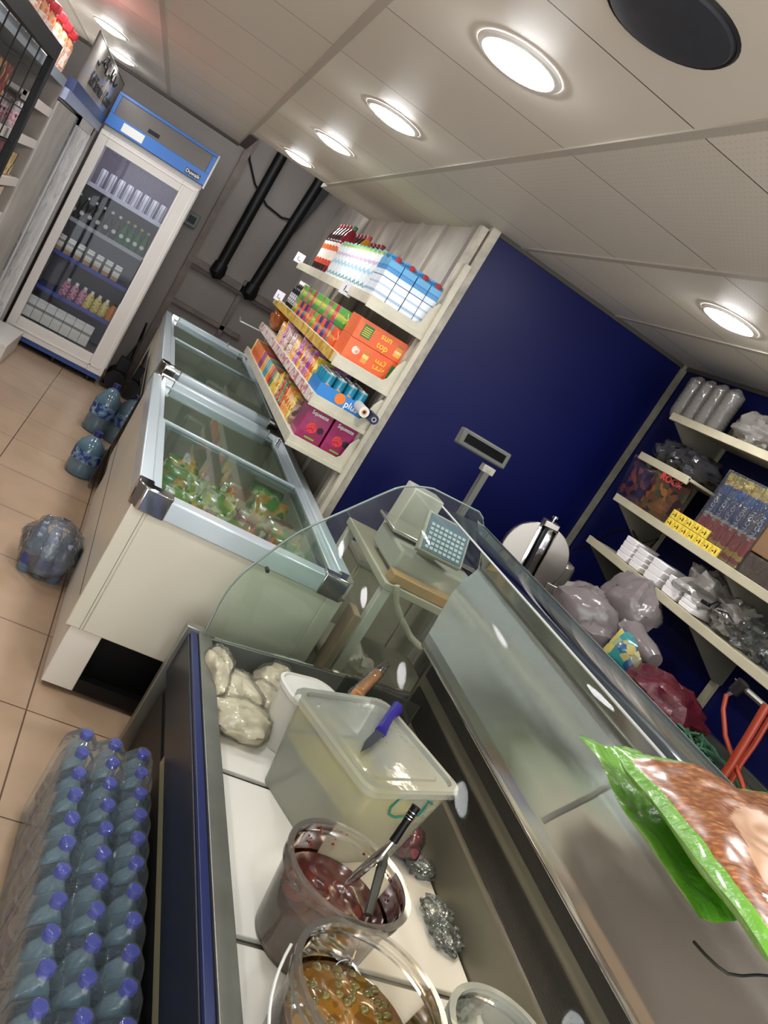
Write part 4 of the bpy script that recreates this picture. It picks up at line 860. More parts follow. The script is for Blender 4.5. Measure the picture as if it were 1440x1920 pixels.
# round buckets
def bucket(cx, cy, r0, r1, h, label, mat, fill, fh, lip=0.012, hnd=True):
    t = thing('round_bucket', (cx, cy, DZ), label, 'bucket')
    rr = lambda z: r0+(r1-r0)*z/h
    b = MB().lathe((cx, cy, DZ), [(r0*0.96, 0.001), (r0, 0.004), (r1, h-0.03), (r1+0.008, h-0.03), (r1+0.008, h-0.022), (r1+0.001, h-0.022), (r1+0.002, h-0.006), (r1+lip, h-0.006), (r1+lip, h), (r1-0.002, h), (r1-0.003, h-0.01)], 48, caps=(True, False)); b.build('bucket_wall', mat, t)
    b = MB().lathe((cx, cy, DZ), [(r0*0.9, 0.004), (r0-0.004, 0.006), (rr(fh)-0.004, fh)], 40, caps=(True, False))
    def fn(u, v):
        th = 2*PI*u; q = (rr(fh)-0.004)*v; x, y = q*math.cos(th), q*math.sin(th)
        return (cx+x, cy+y, DZ+fh+0.006*noise.noise(Vector((x*30, y*30, cx)))*(1-v**6))
    b.surf(fn, 40, 14); b.build('contents', fill, t)
    b = MB().tube([(cx+(r1+lip+0.004)*math.cos(a), cy+(r1+lip+0.004)*math.sin(a), DZ+h-0.025-0.10*math.sin((a-R(150))/R(160)*PI)) for a in [R(150+160*k/24) for k in range(25)]], 0.003, 6)
    if hnd: b.build('handle', WTXT, t)
    return t
CLB2 = glass('clear_bucket', (248, 246, 240), 1.0, 0.08, haze=0.15, hcol=(240, 228, 212))
bucket(0.905, 1.345, 0.118, 0.138, 0.20, 'clear bucket of dark red paste with splashed rim and tongs', CLB2, speck('red_paste', ['4e160e', '5c1c10', '46120c', '6e2a14'], 9, 0.25, coat=0.5, bump=0.1), 0.125, hnd=False)
t = [o for o in bpy.data.objects if o.name == 'round_bucket'][0]
b = MB(); random.seed(3)
for k in range(46):
    a = random.uniform(0, 2*PI); z = random.uniform(0.14, 0.19); r = 0.118+0.02*z/0.2-0.0015; s_ = random.uniform(0.0015, 0.004)
    b.lathe((0, 0, 0), [(0.0, 0), (s_, 0.0002), (0.0, 0.0008)], 6, caps=(False, False)); n8 = 18
    M = Matrix.Translation((0.905+r*math.cos(a), 1.345+r*math.sin(a), DZ+z)) @ Matrix.Rotation(a, 4, 'Z') @ Matrix.Rotation(-PI/2, 4, 'Y')
    for i in range(len(b.v)-n8, len(b.v)): b.v[i] = M @ b.v[i]
sp_ = b.build('sauce_splashes', pm('red_sauce', (150, 36, 20), 0.3), t); sp_['kind'] = 'stuff'
bucket(0.885, 1.050, 0.125, 0.146, 0.20, 'clear bucket of olives in amber oil with a ladle', CLB2, speck('amber_oil', ['8a5c1a', '9c6a20', '7a5016', 'b0802c'], 10, 0.1, coat=0.8, bump=0.1), 0.115)
b = MB(); random.seed(14); tb = [o for o in bpy.data.objects if o.name == 'round_bucket.001'][0]
for k in range(70):
    a = random.uniform(0, 2*PI); q = 0.123*math.sqrt(random.random()); 
    b.blob((0.885+q*math.cos(a), 1.05+q*math.sin(a), DZ+0.112+random.uniform(-0.006, 0.004)), (0.024, 0.020, 0.019), k, 0.05, nu=10, nv=6)
b.build('olives', pm('olive_green', (128, 112, 46), 0.25, var=0.4, vs=20, coat=0.6), tb)['kind'] = 'stuff'
b = MB()
for k in range(60):
    a = random.uniform(PI*0.5, PI*1.6); z = random.uniform(0.01, 0.10); q = 0.114+0.02*z/0.2
    b.blob((0.885+q*math.cos(a), 1.05+q*math.sin(a), DZ+0.012+z), (0.022, 0.022, 0.022), k+90, 0.05, nu=10, nv=6)
b.build('sunken_olives', pm('olive_brown', (150, 128, 70), 0.3, var=0.4, vs=20), tb)['kind'] = 'stuff'
bucket(1.185, 1.025, 0.095, 0.112, 0.19, 'empty looking cloudy bucket cut off by the bottom edge', HAZY, pm('pale_cheese', (214, 220, 205), 0.4), 0.05)
# tongs in the red bucket, ladle in the oil bucket
pa, pb, pc_ = P(781, 1512, 0, 1.00), P(737, 1578, 0, 0.985), P(645, 1657, 0, 0.945)
pc_.z = max(pc_.z, DZ+0.10)
t = thing('tongs', (pb.x, pb.y, DZ+0.125), 'steel tongs with black ringed handle standing in the red paste', 'tongs')
MB().tube([pa, pa+(pb-pa)*0.5, pb], [0.011, 0.009, 0.010], 12).build('handle', BLACK, t)
for k in (0.15, 0.25, 0.32): MB().cyl(pa+(pb-pa)*k, pa+(pb-pa)*(k+0.02), 0.0122, n=14).build('chrome_ring', CHROME, t)
for s_ in (-1, 1): MB().tube([pb, pb+(pc_-pb)*0.3+Vector((0.004, s_*0.008, 0)), pb+(pc_-pb)*0.8+Vector((0.004, s_*0.007, 0)), pc_+Vector((0.003, s_*0.003, 0))], [0.005, 0.006, 0.005, 0.002], 8).build('prong', CHROME, t)
pa, pb, pc_ = P(722, 1603, 0, 1.00), P(690, 1716, 0, 0.965), P(655, 1812, 0, 0.91)
t = thing('ladle', (pc_.x, pc_.y, DZ+0.1), 'ladle with olive grey handle dipped in the amber oil', 'ladle')
MB().tube([pa, pa+(pb-pa)*0.15, pb], [0.007, 0.012, 0.0095], 10).build('handle', pm('olive_handle', (62, 62, 52), 0.4), t)
MB().tube([pb, pb+(pc_-pb)*0.5, pc_], 0.0032, 8).build('shaft', CHROME, t)
q = pc_ + Vector((0, -0.015, -0.012))
MB().lathe((0, 0, 0), [(0.032, 0.0), (0.029, -0.012), (0.018, -0.022), (0.0, -0.026)], 20, caps=(False, False)).xf(Matrix.Translation(q) @ Matrix.Rotation(R(25), 4, 'X')).build('bowl', CHROME, t, solid=0.0015)
# meat and dark packs at the far right of the case
MEAT = speck('sliced_meat', ['6a2a2c', 'b8928c', '4a2022', 'c8b0a4', '8a4a48'], 10, 0.2, coat=0.6)
for k, (px, py, z, d, m, l) in enumerate(((880, 1300, 0.50, (0.10, 0.16, 0.12), MEAT, 'wrapped marbled meat pack under the steel hood, far one'), (905, 1350, 0.48, (0.10, 0.14, 0.10), speck('red_meat', ['8a2030', '5a1820', 'b83a50'], 14, 0.2, coat=0.6), 'bright red wrapped meat pack under the steel hood'),
                                          (820, 1345, 0.46, (0.12, 0.16, 0.08), MEAT, 'wrapped meat pack beside the milky tub'))):
    q = P(px, py, 0, 1.27 if k < 2 else 1.22)
    q.z = DZ + d[2]*0.48; q.y = min(q.y, 2.26-0.0)
    t = thing('meat_pack', (q.x, q.y, DZ), l, 'meat')
    MB().blob(q, d, 90+k, 0.15, fr=1.6, flat=0.92).build('meat', m, t); MB().blob(q, (d[0]*1.06, d[1]*1.06, d[2]*1.08), 90+k, 0.2, fr=1.8, flat=0.93).build('clear_wrap', FILM, t)
q = P(838, 1395, 2, DZ+0.07)
t = thing('black_pack', (q.x, q.y, DZ), 'black package with a round white emblem beside the milky tub', 'package')
MB().blob((min(q.x, 1.27), q.y-0.01, DZ+0.051), (0.13, 0.26, 0.11), 97, 0.15, fr=1.6, flat=0.9).build('package_body', pm('black_film', (14, 14, 15), 0.25, coat=0.5), t)
e0 = P(826, 1403, 2, DZ+0.10); Me = Matrix.Translation((e0.x-0.01, e0.y, DZ+0.112)) @ Matrix.Rotation(R(-35), 4, 'Y')
MB().lathe((0, 0, 0), [(0.0, 0.004), (0.024, 0.003), (0.025, 0.0)], 24, caps=(False, False)).xf(Me @ Matrix.Scale(1.5, 4, (0, 1, 0))).build('emblem', pm('emblem_white', (210, 200, 195), 0.5), t)
MB().lathe((0, 0, 0), [(0.020, 0.0038), (0.0225, 0.0042)], 24, caps=(False, False)).xf(Me @ Matrix.Scale(1.5, 4, (0, 1, 0))).build('emblem_ring', pm('emblem_ring', (120, 60, 50), 0.5), t)
q = P(870, 1425, 2, DZ+0.04)
tag(MB().blob((min(q.x, 1.30), q.y, DZ+0.04), (0.08, 0.20, 0.08), 98, 0.12, flat=0.9).build('dark_green_pack', pm('dark_green_film', (12, 46, 42), 0.25, coat=0.5)), 'dark green package behind the black one, under the hood', 'package')
# film rolls glinting along the back of the deck
for k, (px, py) in enumerate(((862, 1640), (885, 1722), (930, 1775))):
    q = P(px, py, 2, DZ+0.03); q.x = min(q.x, 1.345)
    tag(MB().blob((q.x-0.02, q.y, DZ+0.018), (0.09, 0.10, 0.04), 110+k, 0.35, fr=3, flat=0.9).build('clear_film_scrap', FILM), 'crumpled clear film glinting at the back of the case floor, %s from the far end' % ['first', 'second', 'third'][k], 'film')
# clear side panels folded behind the tub, seen through the glass
tag(MB().box(1.06, 1.34, 2.18, 2.19, DZ, 0.66).build('clear_divider', glass('smoky_divider', (190, 196, 190), 1.0, haze=0.2, hcol=(90, 96, 92)), smooth=False), 'smoky clear divider standing across the far end of the case', 'divider')

# ---------------------------------------------------------------- seed packets on the case top
def seedbag(A, B, D, th, mats, label, seed, name='seed_packet', border=0.09, nu=70, nv=60, patch=True, z_end=0):
    t = thing(name, (A+B+D)/3, label, 'packet'); b = MB()
    A, B, D = Vector(A), Vector(B), Vector(D); nrm = (B-A).cross(D-A).normalized()
    if nrm.z < 0: nrm = -nrm
    for sg in (1, -1):
        def fn(u, v):
            e = max(0.0, min(1, min(v, 1-v)/0.10))*max(0.0, min(1, min(u, 1-u)/0.10)); e = e**0.5
            cr = noise.noise(Vector((u*4+seed, v*4, 0)))*0.008 + abs(noise.noise(Vector((u*9, v*8+seed, 1))))*0.004
            rip = math.sin(u*180)*0.0006 if min(v, 1-v) < 0.08 else 0
            ed = noise.noise(Vector((u*3+seed, v*3, 5)))*0.012
            return tuple(A + (B-A)*u + (D-A)*v + nrm*(sg*(th/2*e) + cr*(0.4+e*sg*0.8) + rip + ed - z_end*(1-u)**2))
        n0 = len(b.f); b.surf(fn, nu, nv)
        for j in range(nv):
            for i in range(nu):
                u, v = (i+0.5)/nu, (j+0.5)/nv
                m = 0
                if patch and sg == 1 and u > 0.03 and v > border*(0.8+0.8*max(0, 0.3-u)):
                    m = 1
                    if ((u-0.36)/0.20)**2 + ((v-0.66)/0.36)**2 < 1: m = 2
                b.m[n0 + j*nu + i] = m
    b.build('packet_body', mats, t)
    return t, (A, B, D, nrm)
GRN = pm('bright_green_foil', (112, 176, 54), 0.3, coat=0.35, bump=0.3, bs=70, var=0.12, vs=14)
def seedmat():
    m, N, L = newmat('brown_grain_print'); b = N['Principled BSDF']; b.inputs['Roughness'].default_value = 0.3; b.inputs['Coat Weight'].default_value = 0.4; b.inputs['Coat Roughness'].default_value = 0.12
    mp = N.new('ShaderNodeMapping'); mp.inputs['Scale'].default_value = (1, 2.2, 1.5); mp.inputs['Rotation'].default_value = (0, 0, 0.6); L.new(coords(N, L), mp.inputs[0])
    v = N.new('ShaderNodeTexVoronoi'); v.inputs['Scale'].default_value = 95; L.new(mp.outputs[0], v.inputs['Vector'])
    sx = N.new('ShaderNodeSeparateXYZ'); L.new(v.outputs['Color'], sx.inputs[0])
    r = N.new('ShaderNodeValToRGB'); L.new(sx.outputs[0], r.inputs[0]); e = r.color_ramp.elements; e[0].color = lin('9a5228'); e[1].color = lin('c88a52'); e.new(0.5).color = lin('b06a38')
    d = N.new('ShaderNodeMapRange'); d.inputs[1].default_value = 0.25; d.inputs[2].default_value = 0.6; d.inputs[3].default_value = 1; d.inputs[4].default_value = 0.55; L.new(v.outputs['Distance'], d.inputs[0])
    mx = N.new('ShaderNodeMix'); mx.data_type = 'RGBA'; mx.blend_type = 'MULTIPLY'; mx.inputs[0].default_value = 1; L.new(r.outputs[0], mx.inputs[6]); L.new(d.outputs[0], mx.inputs[7]); L.new(mx.outputs[2], b.inputs['Base Color'])
    n = N.new('ShaderNodeTexNoise'); n.inputs['Scale'].default_value = 22; L.new(coords(N, L), n.inputs['Vector'])
    k = N.new('ShaderNodeBump'); k.inputs['Strength'].default_value = 0.3; k.inputs['Distance'].default_value = 0.01; L.new(n.outputs[0], k.inputs['Height']); L.new(k.outputs[0], b.inputs['Coat Normal'])
    return m
SEED = seedmat(); BEI = pm('beige_print_patch', (184, 138, 98), 0.4, coat=0.3)
gA, gB, gD = P(1085, 1380, 2, 1.295), P(1210, 1420, 2, 1.285), P(1312, 1722, 2, 1.31)
seedbag(gA, gA + (gB-gA)*1.25, gD, 0.008, [GRN], 'bright green packet under the brown grain packet, on the case top', 3, patch=False)
sA, sD, sB = P(1150, 1398, 2, 1.335), P(1452, 1815, 2, 1.36), P(1560, 1545, 2, 1.36)
t, (A, B, D, nn) = seedbag(sA, sB, sD, 0.035, [GRN, SEED, BEI], 'shiny packet of brown grain with green border and beige patch, lower right', 1)
ru = (A-D).normalized(); rv = (B-A).normalized()
GT = pm('green_lettering', (96, 176, 60), 0.4)
text('Na', 0.034, A+(D-A)*0.25+(B-A)*0.54+nn*0.028, rv, ru, GT, t)
text('ni', 0.022, A+(D-A)*0.86+(B-A)*0.05+nn*0.024, -ru, rv, WTXT, t)
bA, bB, bD = P(1372, 1690, 2, 1.282), P(1440, 1660, 2, 1.282), P(1440, 1822, 2, 1.275)
seedbag(bA, bA+(bB-bA)*1.5, bA+(bD-bA)*1.6, 0.006, [pm('bright_blue_foil', (20, 120, 205), 0.25, coat=0.6)], 'bright blue packet peeking out under the grain packet at the right edge', 7, patch=False, nu=24, nv=20)
pts = [P(*q, 2, 1.262) for q in ((1300, 1765), (1322, 1790), (1345, 1812), (1365, 1826), (1390, 1830), (1420, 1828), (1460, 1832))]
tag(MB().tube(pts, 0.0016, 6).build('thin_cord', DARK), 'thin dark cord on the case top below the packets', 'cord')
q0, q1 = P(1070, 1500, 2, 1.18), P(1098, 1445, 2, 1.2)

# ---------------------------------------------------------------- scale stand beyond the case
t = thing('side_table', (1.52, 2.95, 0), 'pale work table with thin white legs beyond the far end of the display case', 'table')
TT = pm('worn_table_top', (176, 168, 146), 0.5, var=0.15, vs=6)
MB().box(1.20, 1.84, 2.62, 3.30, 0.83, 0.86).build('table_top', TT, t, bevel=0.004)
for x, y in ((1.23, 2.65), (1.81, 2.65), (1.23, 3.27), (1.81, 3.27)): MB().box(x-0.02, x+0.02, y-0.02, y+0.02, 0, 0.83).build('leg', WHITE, t, bevel=0.003)
MB().box(1.23, 1.81, 2.64, 2.67, 0.40, 0.43).build('stretcher', WHITE, t, smooth=False); MB().box(1.24, 1.80, 2.66, 3.26, 0.38, 0.40).build('lower_shelf', TT, t, smooth=False)
b0 = P(800, 1000, 1, 2.74)
t = thing('weighing_scale', (1.40, 2.88, 0.86), 'grey shop scale with keypad and a pole display in front of the blue wall', 'scale')
MB().box(1.24, 1.60, 2.72, 3.04, 0.875, 0.97).build('scale_body', LGREY, t, bevel=0.012)
for x, y in ((1.28, 2.76), (1.56, 2.76), (1.28, 3.0), (1.56, 3.0)): MB().cyl((x, y, 0.86), (x, y, 0.875), 0.015).build('foot', BLACK, t)
MB().box(1.22, 1.62, 2.86, 3.08, 0.985, 1.0).cbox((1.42, 2.97, 0.965), (0.1, 0.1, 0.025)).build('weighing_pan', STEEL, t, bevel=0.004)
kc = P(835, 1015, 1, 2.70); MK = frame(kc, (1, 0, 0.0), (0.0, 0.55, 0.83))
MB().box(-0.10, 0.10, 0, 0.03, -0.075, 0.085).xf(MK).build('keypad_housing', LGREY, t, bevel=0.006)
MB().box(-0.088, 0.088, -0.004, 0, -0.066, 0.076).xf(MK).build('keypad', pm('keypad_blue_grey', (92, 108, 124), 0.4), t, smooth=False)
b = MB()
for i in range(8):
    for j in range(6): b.box(-0.078+i*0.02, -0.064+i*0.02, -0.007, -0.004, -0.058+j*0.018, -0.047+j*0.018)
b.xf(MK).build('keys', pm('pale_keys', (176, 186, 190), 0.5), t, smooth=False)
MB().bar(kc+Vector((0, 0.03, 0)), (kc.x, 2.80, 0.96), 0.08, 0.03).build('keypad_arm', LGREY, t)
pb0, pb1 = P(872, 955, 1, 2.92), P(915, 878, 1, 2.92)
MB().bar((pb0.x, 2.92, 0.97), pb1, 0.035, 0.025).build('display_pole', GREY, t, bevel=0.003); MB().cbox((pb1.x, 2.92, pb1.z-0.02), (0.055, 0.035, 0.03)).build('pole_collar', LGREY, t, bevel=0.003)
d0 = P(905, 841, 1, 2.92); MD = frame(d0, (1, 0, 0.0), (0, 0.12, 1))
MB().box(-0.115, 0.115, -0.022, 0.022, -0.032, 0.035).xf(MD).build('display_housing', pm('display_grey', (88, 90, 84), 0.5), t, bevel=0.006)
MB().box(-0.095, 0.095, -0.0235, -0.022, -0.014, 0.02).xf(MD).build('display_window', pm('display_black', (12, 12, 12), 0.15), t, smooth=False)
bx = P(800, 940, 1, 3.1)
tag(MB().box(bx.x-0.05, bx.x+0.10, 3.15, 3.27, 0.86, bx.z+0.02).build('printer_box', WHITE, bevel=0.006), 'white box standing on the work table behind the scale', 'box')
tag(MB().box(1.22, 1.58, 2.63, 2.70, 0.861, 0.90).build('wooden_board', pm('tan_wood', (176, 138, 92), 0.5, var=0.2, vs=12), bevel=0.004), 'tan wooden block along the near edge of the work table', 'board')
MW = pm('twine', (190, 180, 158), 0.8, bump=0.6, bs=200)
q = [P(*k, 1, 2.60) for k in ((742, 1130), (752, 1160), (770, 1195), (790, 1215))]
tag(MB().tube([(1.24, 2.605, 0.87), q[0], q[1], q[2], q[3]], 0.012, 10).build('twine_bundle', MW), 'pale coil of twine hanging off the near edge of the work table', 'twine')
tag(MB().box(1.16, 1.36, 3.36, 3.60, 0, 0.62).build('cardboard_box', CARDB, bevel=0.004), 'brown cardboard box on the floor between freezer and blue wall', 'box')
cbn = thing('base_cabinet', (1.85, 3.54, 0), 'low beige cabinet standing against the blue partition wall behind the work table', 'cabinet')
MB().box(1.40, 2.42, 3.42, 3.655, 0.03, 0.66).build('cabinet_body', pm('beige_laminate', (190, 176, 148), 0.45, var=0.1, vs=5), cbn, bevel=0.004)
for k in range(3): MB().box(1.41+k*0.336, 1.735+k*0.336, 3.402, 3.42, 0.05, 0.65).build('door', pm('beige_door', (196, 182, 154), 0.4, var=0.1, vs=5), cbn, bevel=0.003)
MB().box(1.39, 2.43, 3.395, 3.655, 0.66, 0.685).build('top_board', pm('beige_top', (182, 170, 146), 0.4), cbn, bevel=0.002); MB().box(1.42, 2.40, 3.45, 3.64, 0, 0.03).build('plinth', DARK, cbn, smooth=False)
tag(MB().blob((1.33, 2.72, 0.13), (0.26, 0.22, 0.26), 120, 0.3, flat=0.95).build('dark_sack', pm('dark_brown_sack', (70, 58, 50), 0.7, var=0.4, vs=10)), 'dark brown sack on the floor under the work table', 'sack')
tag(MB().blob((1.58, 2.86, 0.14), (0.30, 0.30, 0.26), 121, 0.25, flat=0.95).build('brown_sack', pm('brown_sack', (92, 74, 62), 0.7, var=0.4, vs=10)), 'brown sack on the floor, right of the dark sack', 'sack')
tag(MB().blob((1.32, 2.74, 0.47), (0.16, 0.14, 0.13), 122, 0.35, flat=0.95).build('white_rag', pm('white_rag', (200, 190, 176), 0.8)), 'crumpled white bag on the lower shelf of the work table', 'bag')
tag(MB().box(1.14, 1.17, 2.56, 2.66, 0, 0.72).build('wooden_post', pm('pale_wood', (168, 140, 110), 0.6, var=0.2, vs=14), bevel=0.003), 'pale wooden slat standing beside the nearer freezer corner', 'slat')

# ---------------------------------------------------------------- water bottles in front
BT = newmat('blue_tint_water'); m, N, L = BT; bs_ = N['Principled BSDF']
bs_.inputs['Base Color'].default_value = lin((150, 188, 202)); bs_.inputs['Roughness'].default_value = 0.06; bs_.inputs['Alpha'].default_value = 0.45; bs_.inputs['Coat Weight'].default_value = 0.7
WAT = m; CAPB = pm('blue_cap', (36, 46, 158), 0.3, coat=0.2, spec=0.3); WLB = bands('water_label', [(0, '20306a'), (0.2, '3a5aa0'), (0.5, '1c2c5c'), (0.8, '90a8c8')], 'Z', 0.35)
def water(label='', rb=0.0385, h=0.318):
    t = thing('water_bottle', (0, 0, 0), label, 'bottle'); pr = [(rb*0.86, 0.001), (rb, 0.012)]
    for k in range(7): z = 0.03+k*0.026; pr += [(rb, z), (rb*0.95, z+0.006), (rb, z+0.012)]
    pr += [(rb, 0.215), (rb*0.96, 0.235), (rb*0.72, 0.265), (rb*0.42, 0.285), (0.0135, 0.292), (0.0135, h-0.004)]
    MB().lathe((0, 0, 0), pr, 24).build('bottle_body', WAT, t, ang=1.2)
    MB().lathe((0, 0, 0), [(0.0165, h-0.017), (0.0165, h-0.002), (0.0145, h)], 20).build('cap', CAPB, t)
    MB().lathe((0, 0, 0), [(rb*1.012, 0.085), (rb*1.012, 0.15)], 24, caps=(False, False)).build('paper_label', WLB, t)
    return t
rows = [0.405, 0.486, 0.567]; RN = ['aisle side', 'middle', 'case side']; FN = ['farthest', 'second farthest', 'third', 'fourth', 'fifth', 'sixth', 'seventh']
wb = None
for i in range(14):
    for k, x in enumerate(rows):
        y = 1.968 - i*0.0805 - (i//2)*0.002; l = 'blue-capped water bottle, %s row, %s bottle of the %s pack from the freezers' % (RN[k], ['far', 'near'][i % 2], FN[i//2])
        l = 'blue-capped bottle in %s pack from freezers, %s row, %s pair member' % (FN[i//2], RN[k], ['far', 'near'][i % 2])
        o = water() if wb is None else dup(wb)
        if wb is None: wb = o
        o.location = (x+random.uniform(-0.002, 0.002), y, 0); o['label'] = l; o['group'] = 'water bottles in shrink packs beside the case'
SHR = glass('shrink_film', (246, 249, 251), 0.8, 0.03, bump=0.3, bs=16, haze=0.06, hcol=(215, 228, 236))
for pk in range(7):
    cs = [(x, 1.968 - i*0.0805 - (i//2)*0.002) for i in (2*pk, 2*pk+1) for x in rows]
    x0, x1 = rows[0]-0.041, rows[2]+0.040; y1 = cs[0][1]+0.0405; y0 = cs[-1][1]-0.0400
    def fn(u, v):
        # fold the skirt: outer parameter band drops to the floor
        uu = min(1, max(0, (u-0.12)/0.76)); vv = min(1, max(0, (v-0.12)/0.76)); x = x0+(x1-x0)*uu; y = y0+(y1-y0)*vv
        d = min(math.hypot(x-a, y-b__) for a, b__ in cs); z = 0.3215 - max(0, d-0.017)*1.35; z = max(z, 0.268)
        e = max((0.12-u)/0.12, (u-0.88)/0.12, (0.12-v)/0.12, (v-0.88)/0.12, 0)
        if e > 0: z = z*(1-e) + 0.004*e
        
        return (x, y, z + 0.002*noise.noise(Vector((x*60, y*60, z*30))))
    o = MB().surf(fn, 64, 44).build('shrink_wrap', SHR, ang=3); tag(o, 'clear shrink film over the %s six-bottle pack from the freezers' % FN[pk], 'wrap', 'shrink films over the water packs')

# ---------------------------------------------------------------- water on the floor by the freezers
JUG = pm('jug_blue', (96, 128, 146), 0.12, alpha=0.72, coat=0.6, var=0.3, vs=9)
for k, (px, py, h, r, l) in enumerate(((172, 900, 0.27, 0.085, 'bluish water jug on the floor midway along the freezers'), (203, 822, 0.36, 0.09, 'large bluish water jug with dark cap, furthest along the freezer side'))):
    q = P(px, py, 2, 0.0); q.x = min(q.x + 0.03, 0.195)
    t = thing('water_jug', (q.x, q.y, 0), l, 'jug')
    MB().lathe((q.x, q.y, 0), [(r*0.9, 0.001), (r, 0.015), (r, h*0.25), (r*0.95, h*0.3), (r, h*0.35), (r, h*0.62), (r*0.85, h*0.75), (r*0.4, h*0.9), (0.022, h*0.93), (0.022, h)], 22).build('jug_body', JUG, t, ang=1.2)
    MB().cyl((q.x, q.y, h-0.015), (q.x, q.y, h+0.012), 0.025).build('cap', pm('jug_cap_%d' % k, (30, 36, 90), 0.4), t)
    MB().lathe((q.x, q.y, 0), [(r*1.01, h*0.36), (r*1.01, h*0.6)], 22, caps=(False, False)).build('paper_label', speck('jug_label_%d' % k, ['223a78', '5a7a9a', '8aa0b0', '223a78'], 20), t)
SWP = pm('small_bottle', (110, 136, 158), 0.12, alpha=0.6, coat=0.6)
q = P(120, 1065, 2, 0.0); pk0 = None
q = Vector((0.185, 3.40, 0))
for i in range(3):
    for j in range(4):
        if pk0 is None: o = pk0 = bottle_proto('small_water_bottle', [(0.026, 0.001), (0.03, 0.008), (0.03, 0.12), (0.018, 0.155), (0.011, 0.165), (0.011, 0.18)], SWP, pm('small_cap', (150, 160, 190), 0.4), 0.014, 0.013, '', 'bottle', (0.04, 0.09, 0.0305, pm('small_label', (50, 66, 120), 0.4)))
        else: o = dup(pk0)
        o.location = (q.x-0.062+i*0.062, q.y+j*0.062, 0); o['label'] = 'small water bottle in the wrapped floor pack, %s row out, %s from near' % (['outer', 'middle', 'inner'][i], ORD[j].replace('nearest', 'first')); o['group'] = 'small bottles in the floor pack'
o = MB().blob((q.x, q.y+0.093, 0.10), (0.255, 0.33, 0.25), 140, 0.16, fr=2, flat=0.79).build('shrink_wrap', glass('crinkled_film', (246, 249, 252), 1.8, 0.05, bump=0.9, bs=24, haze=0.12, hcol=(215, 225, 238))); tag(o, 'crinkled clear film round the small bottle pack by the nearer freezer', 'wrap')
tag(MB().add([(0.262, 4.70, 0.02), (0.262, 6.35, 0.02), (0.285, 6.35, 0.62), (0.285, 4.70, 0.62), (0.265, 4.70, 0.02), (0.265, 6.35, 0.02), (0.288, 6.35, 0.62), (0.288, 4.70, 0.62)], [(0, 1, 2, 3), (7, 6, 5, 4), (0, 4, 5, 1), (1, 5, 6, 2), (2, 6, 7, 3), (3, 7, 4, 0)]).build('acrylic_sheet', glass('acrylic', (222, 228, 232), 1.2, haze=0.18, hcol=(150, 156, 168)), smooth=False), 'clear acrylic sheet leaning on the far freezer side behind the jugs', 'sheet')
t = thing('pump_unit', (0.20, 7.3, 0), 'black pump and cable clutter on the floor beside the blue-topped fridge', 'pump')
MB().cyl((0.20, 7.22, 0.10), (0.20, 7.52, 0.10), 0.085).build('motor', BLACK, t); MB().box(0.12, 0.28, 7.25, 7.5, 0.0, 0.03).build('base', DARK, t); MB().box(0.16, 0.26, 7.28, 7.36, 0.18, 0.30).build('switch_box', BLACK, t, bevel=0.005)
MB().tube([(0.2, 7.3, 0.30), (0.24, 7.35, 0.5), (0.22, 7.5, 0.62), (0.24, 7.7, 0.4), (0.26, 7.75, 0.1)], 0.008, 8).build('cable', BLACK, t)

# ---------------------------------------------------------------- upright fridge facing the camera
fx0, fx1, fy = -0.72, 0.10, 7.14
FB = pm('fridge_white', (216, 210, 204), 0.35, var=0.06, vs=3); BL = pm('header_blue', (36, 112, 200), 0.35); BLD = pm('base_blue', (26, 66, 140), 0.4)
fr = thing('drinks_fridge', ((fx0+fx1)/2, 7.45, 0), 'white upright glass door fridge with blue header facing the camera', 'fridge')
MB().box(fx0, fx1, fy+0.05, 7.78, 0.16, 0.2).box(fx0, fx0+0.04, fy+0.05, 7.78, 0.2, 1.80).box(fx1-0.04, fx1, fy+0.05, 7.78, 0.2, 1.80).box(fx0, fx1, 7.72, 7.78, 0.2, 1.80).box(fx0, fx1, fy+0.05, 7.78, 1.78, 1.84).build('cabinet', FB, fr, bevel=0.004)
MB().box(fx0+0.04, fx1-0.04, 7.70, 7.715, 0.2, 1.78).build('inner_back', pm('inner_back_grey', (112, 106, 116), 0.5), fr, smooth=False)
MB().box(fx0+0.02, fx1-0.02, fy+0.02, 7.75, 0.05, 0.16).build('base_panel', BLD, fr, smooth=False)
for x in (fx0+0.08, -0.3, fx1-0.1): MB().cyl((x, fy+0.08, 0), (x, fy+0.08, 0.05), 0.02).build('foot', DARK, fr)
d = MB(); dx0, dx1, dz0, dz1 = fx0, fx1-0.01, 0.09, 1.80
for a in ((dx0, dx0+0.07, dz0, dz1), (dx1-0.13, dx1, dz0, dz1), (dx0+0.07, dx1-0.13, dz0, dz0+0.14), (dx0+0.07, dx1-0.13, dz1-0.10, dz1)): d.box(a[0], a[1], fy, fy+0.045, a[2], a[3])
dr = d.build('door', FB, fr, bevel=0.004)
b = MB(); 
for x in (dx1-0.125, dx1-0.035): b.box(x, x+0.01, fy-0.006, fy, dz0+0.03, dz1-0.03)
for z in (dz0+0.05, dz1-0.035): b.box(dx0+0.02, dx1-0.03, fy-0.006, fy, z, z+0.012)
b.build('frame_ridge', pm('ridge_white', (226, 222, 216), 0.3), dr, smooth=False)
MB().box(dx1-0.133, dx1-0.126, fy-0.002, fy+0.01, 0.7, 1.1).build('door_gasket', DARK, dr, smooth=False)
MB().box(dx0+0.07, dx1-0.13, fy+0.015, fy+0.02, dz0+0.14, dz1-0.10).build('glass_pane', glass('fridge_glass', (240, 242, 244), 0.3), dr, smooth=False)
hd = MB(); hz0, hz1 = 1.84, 2.10
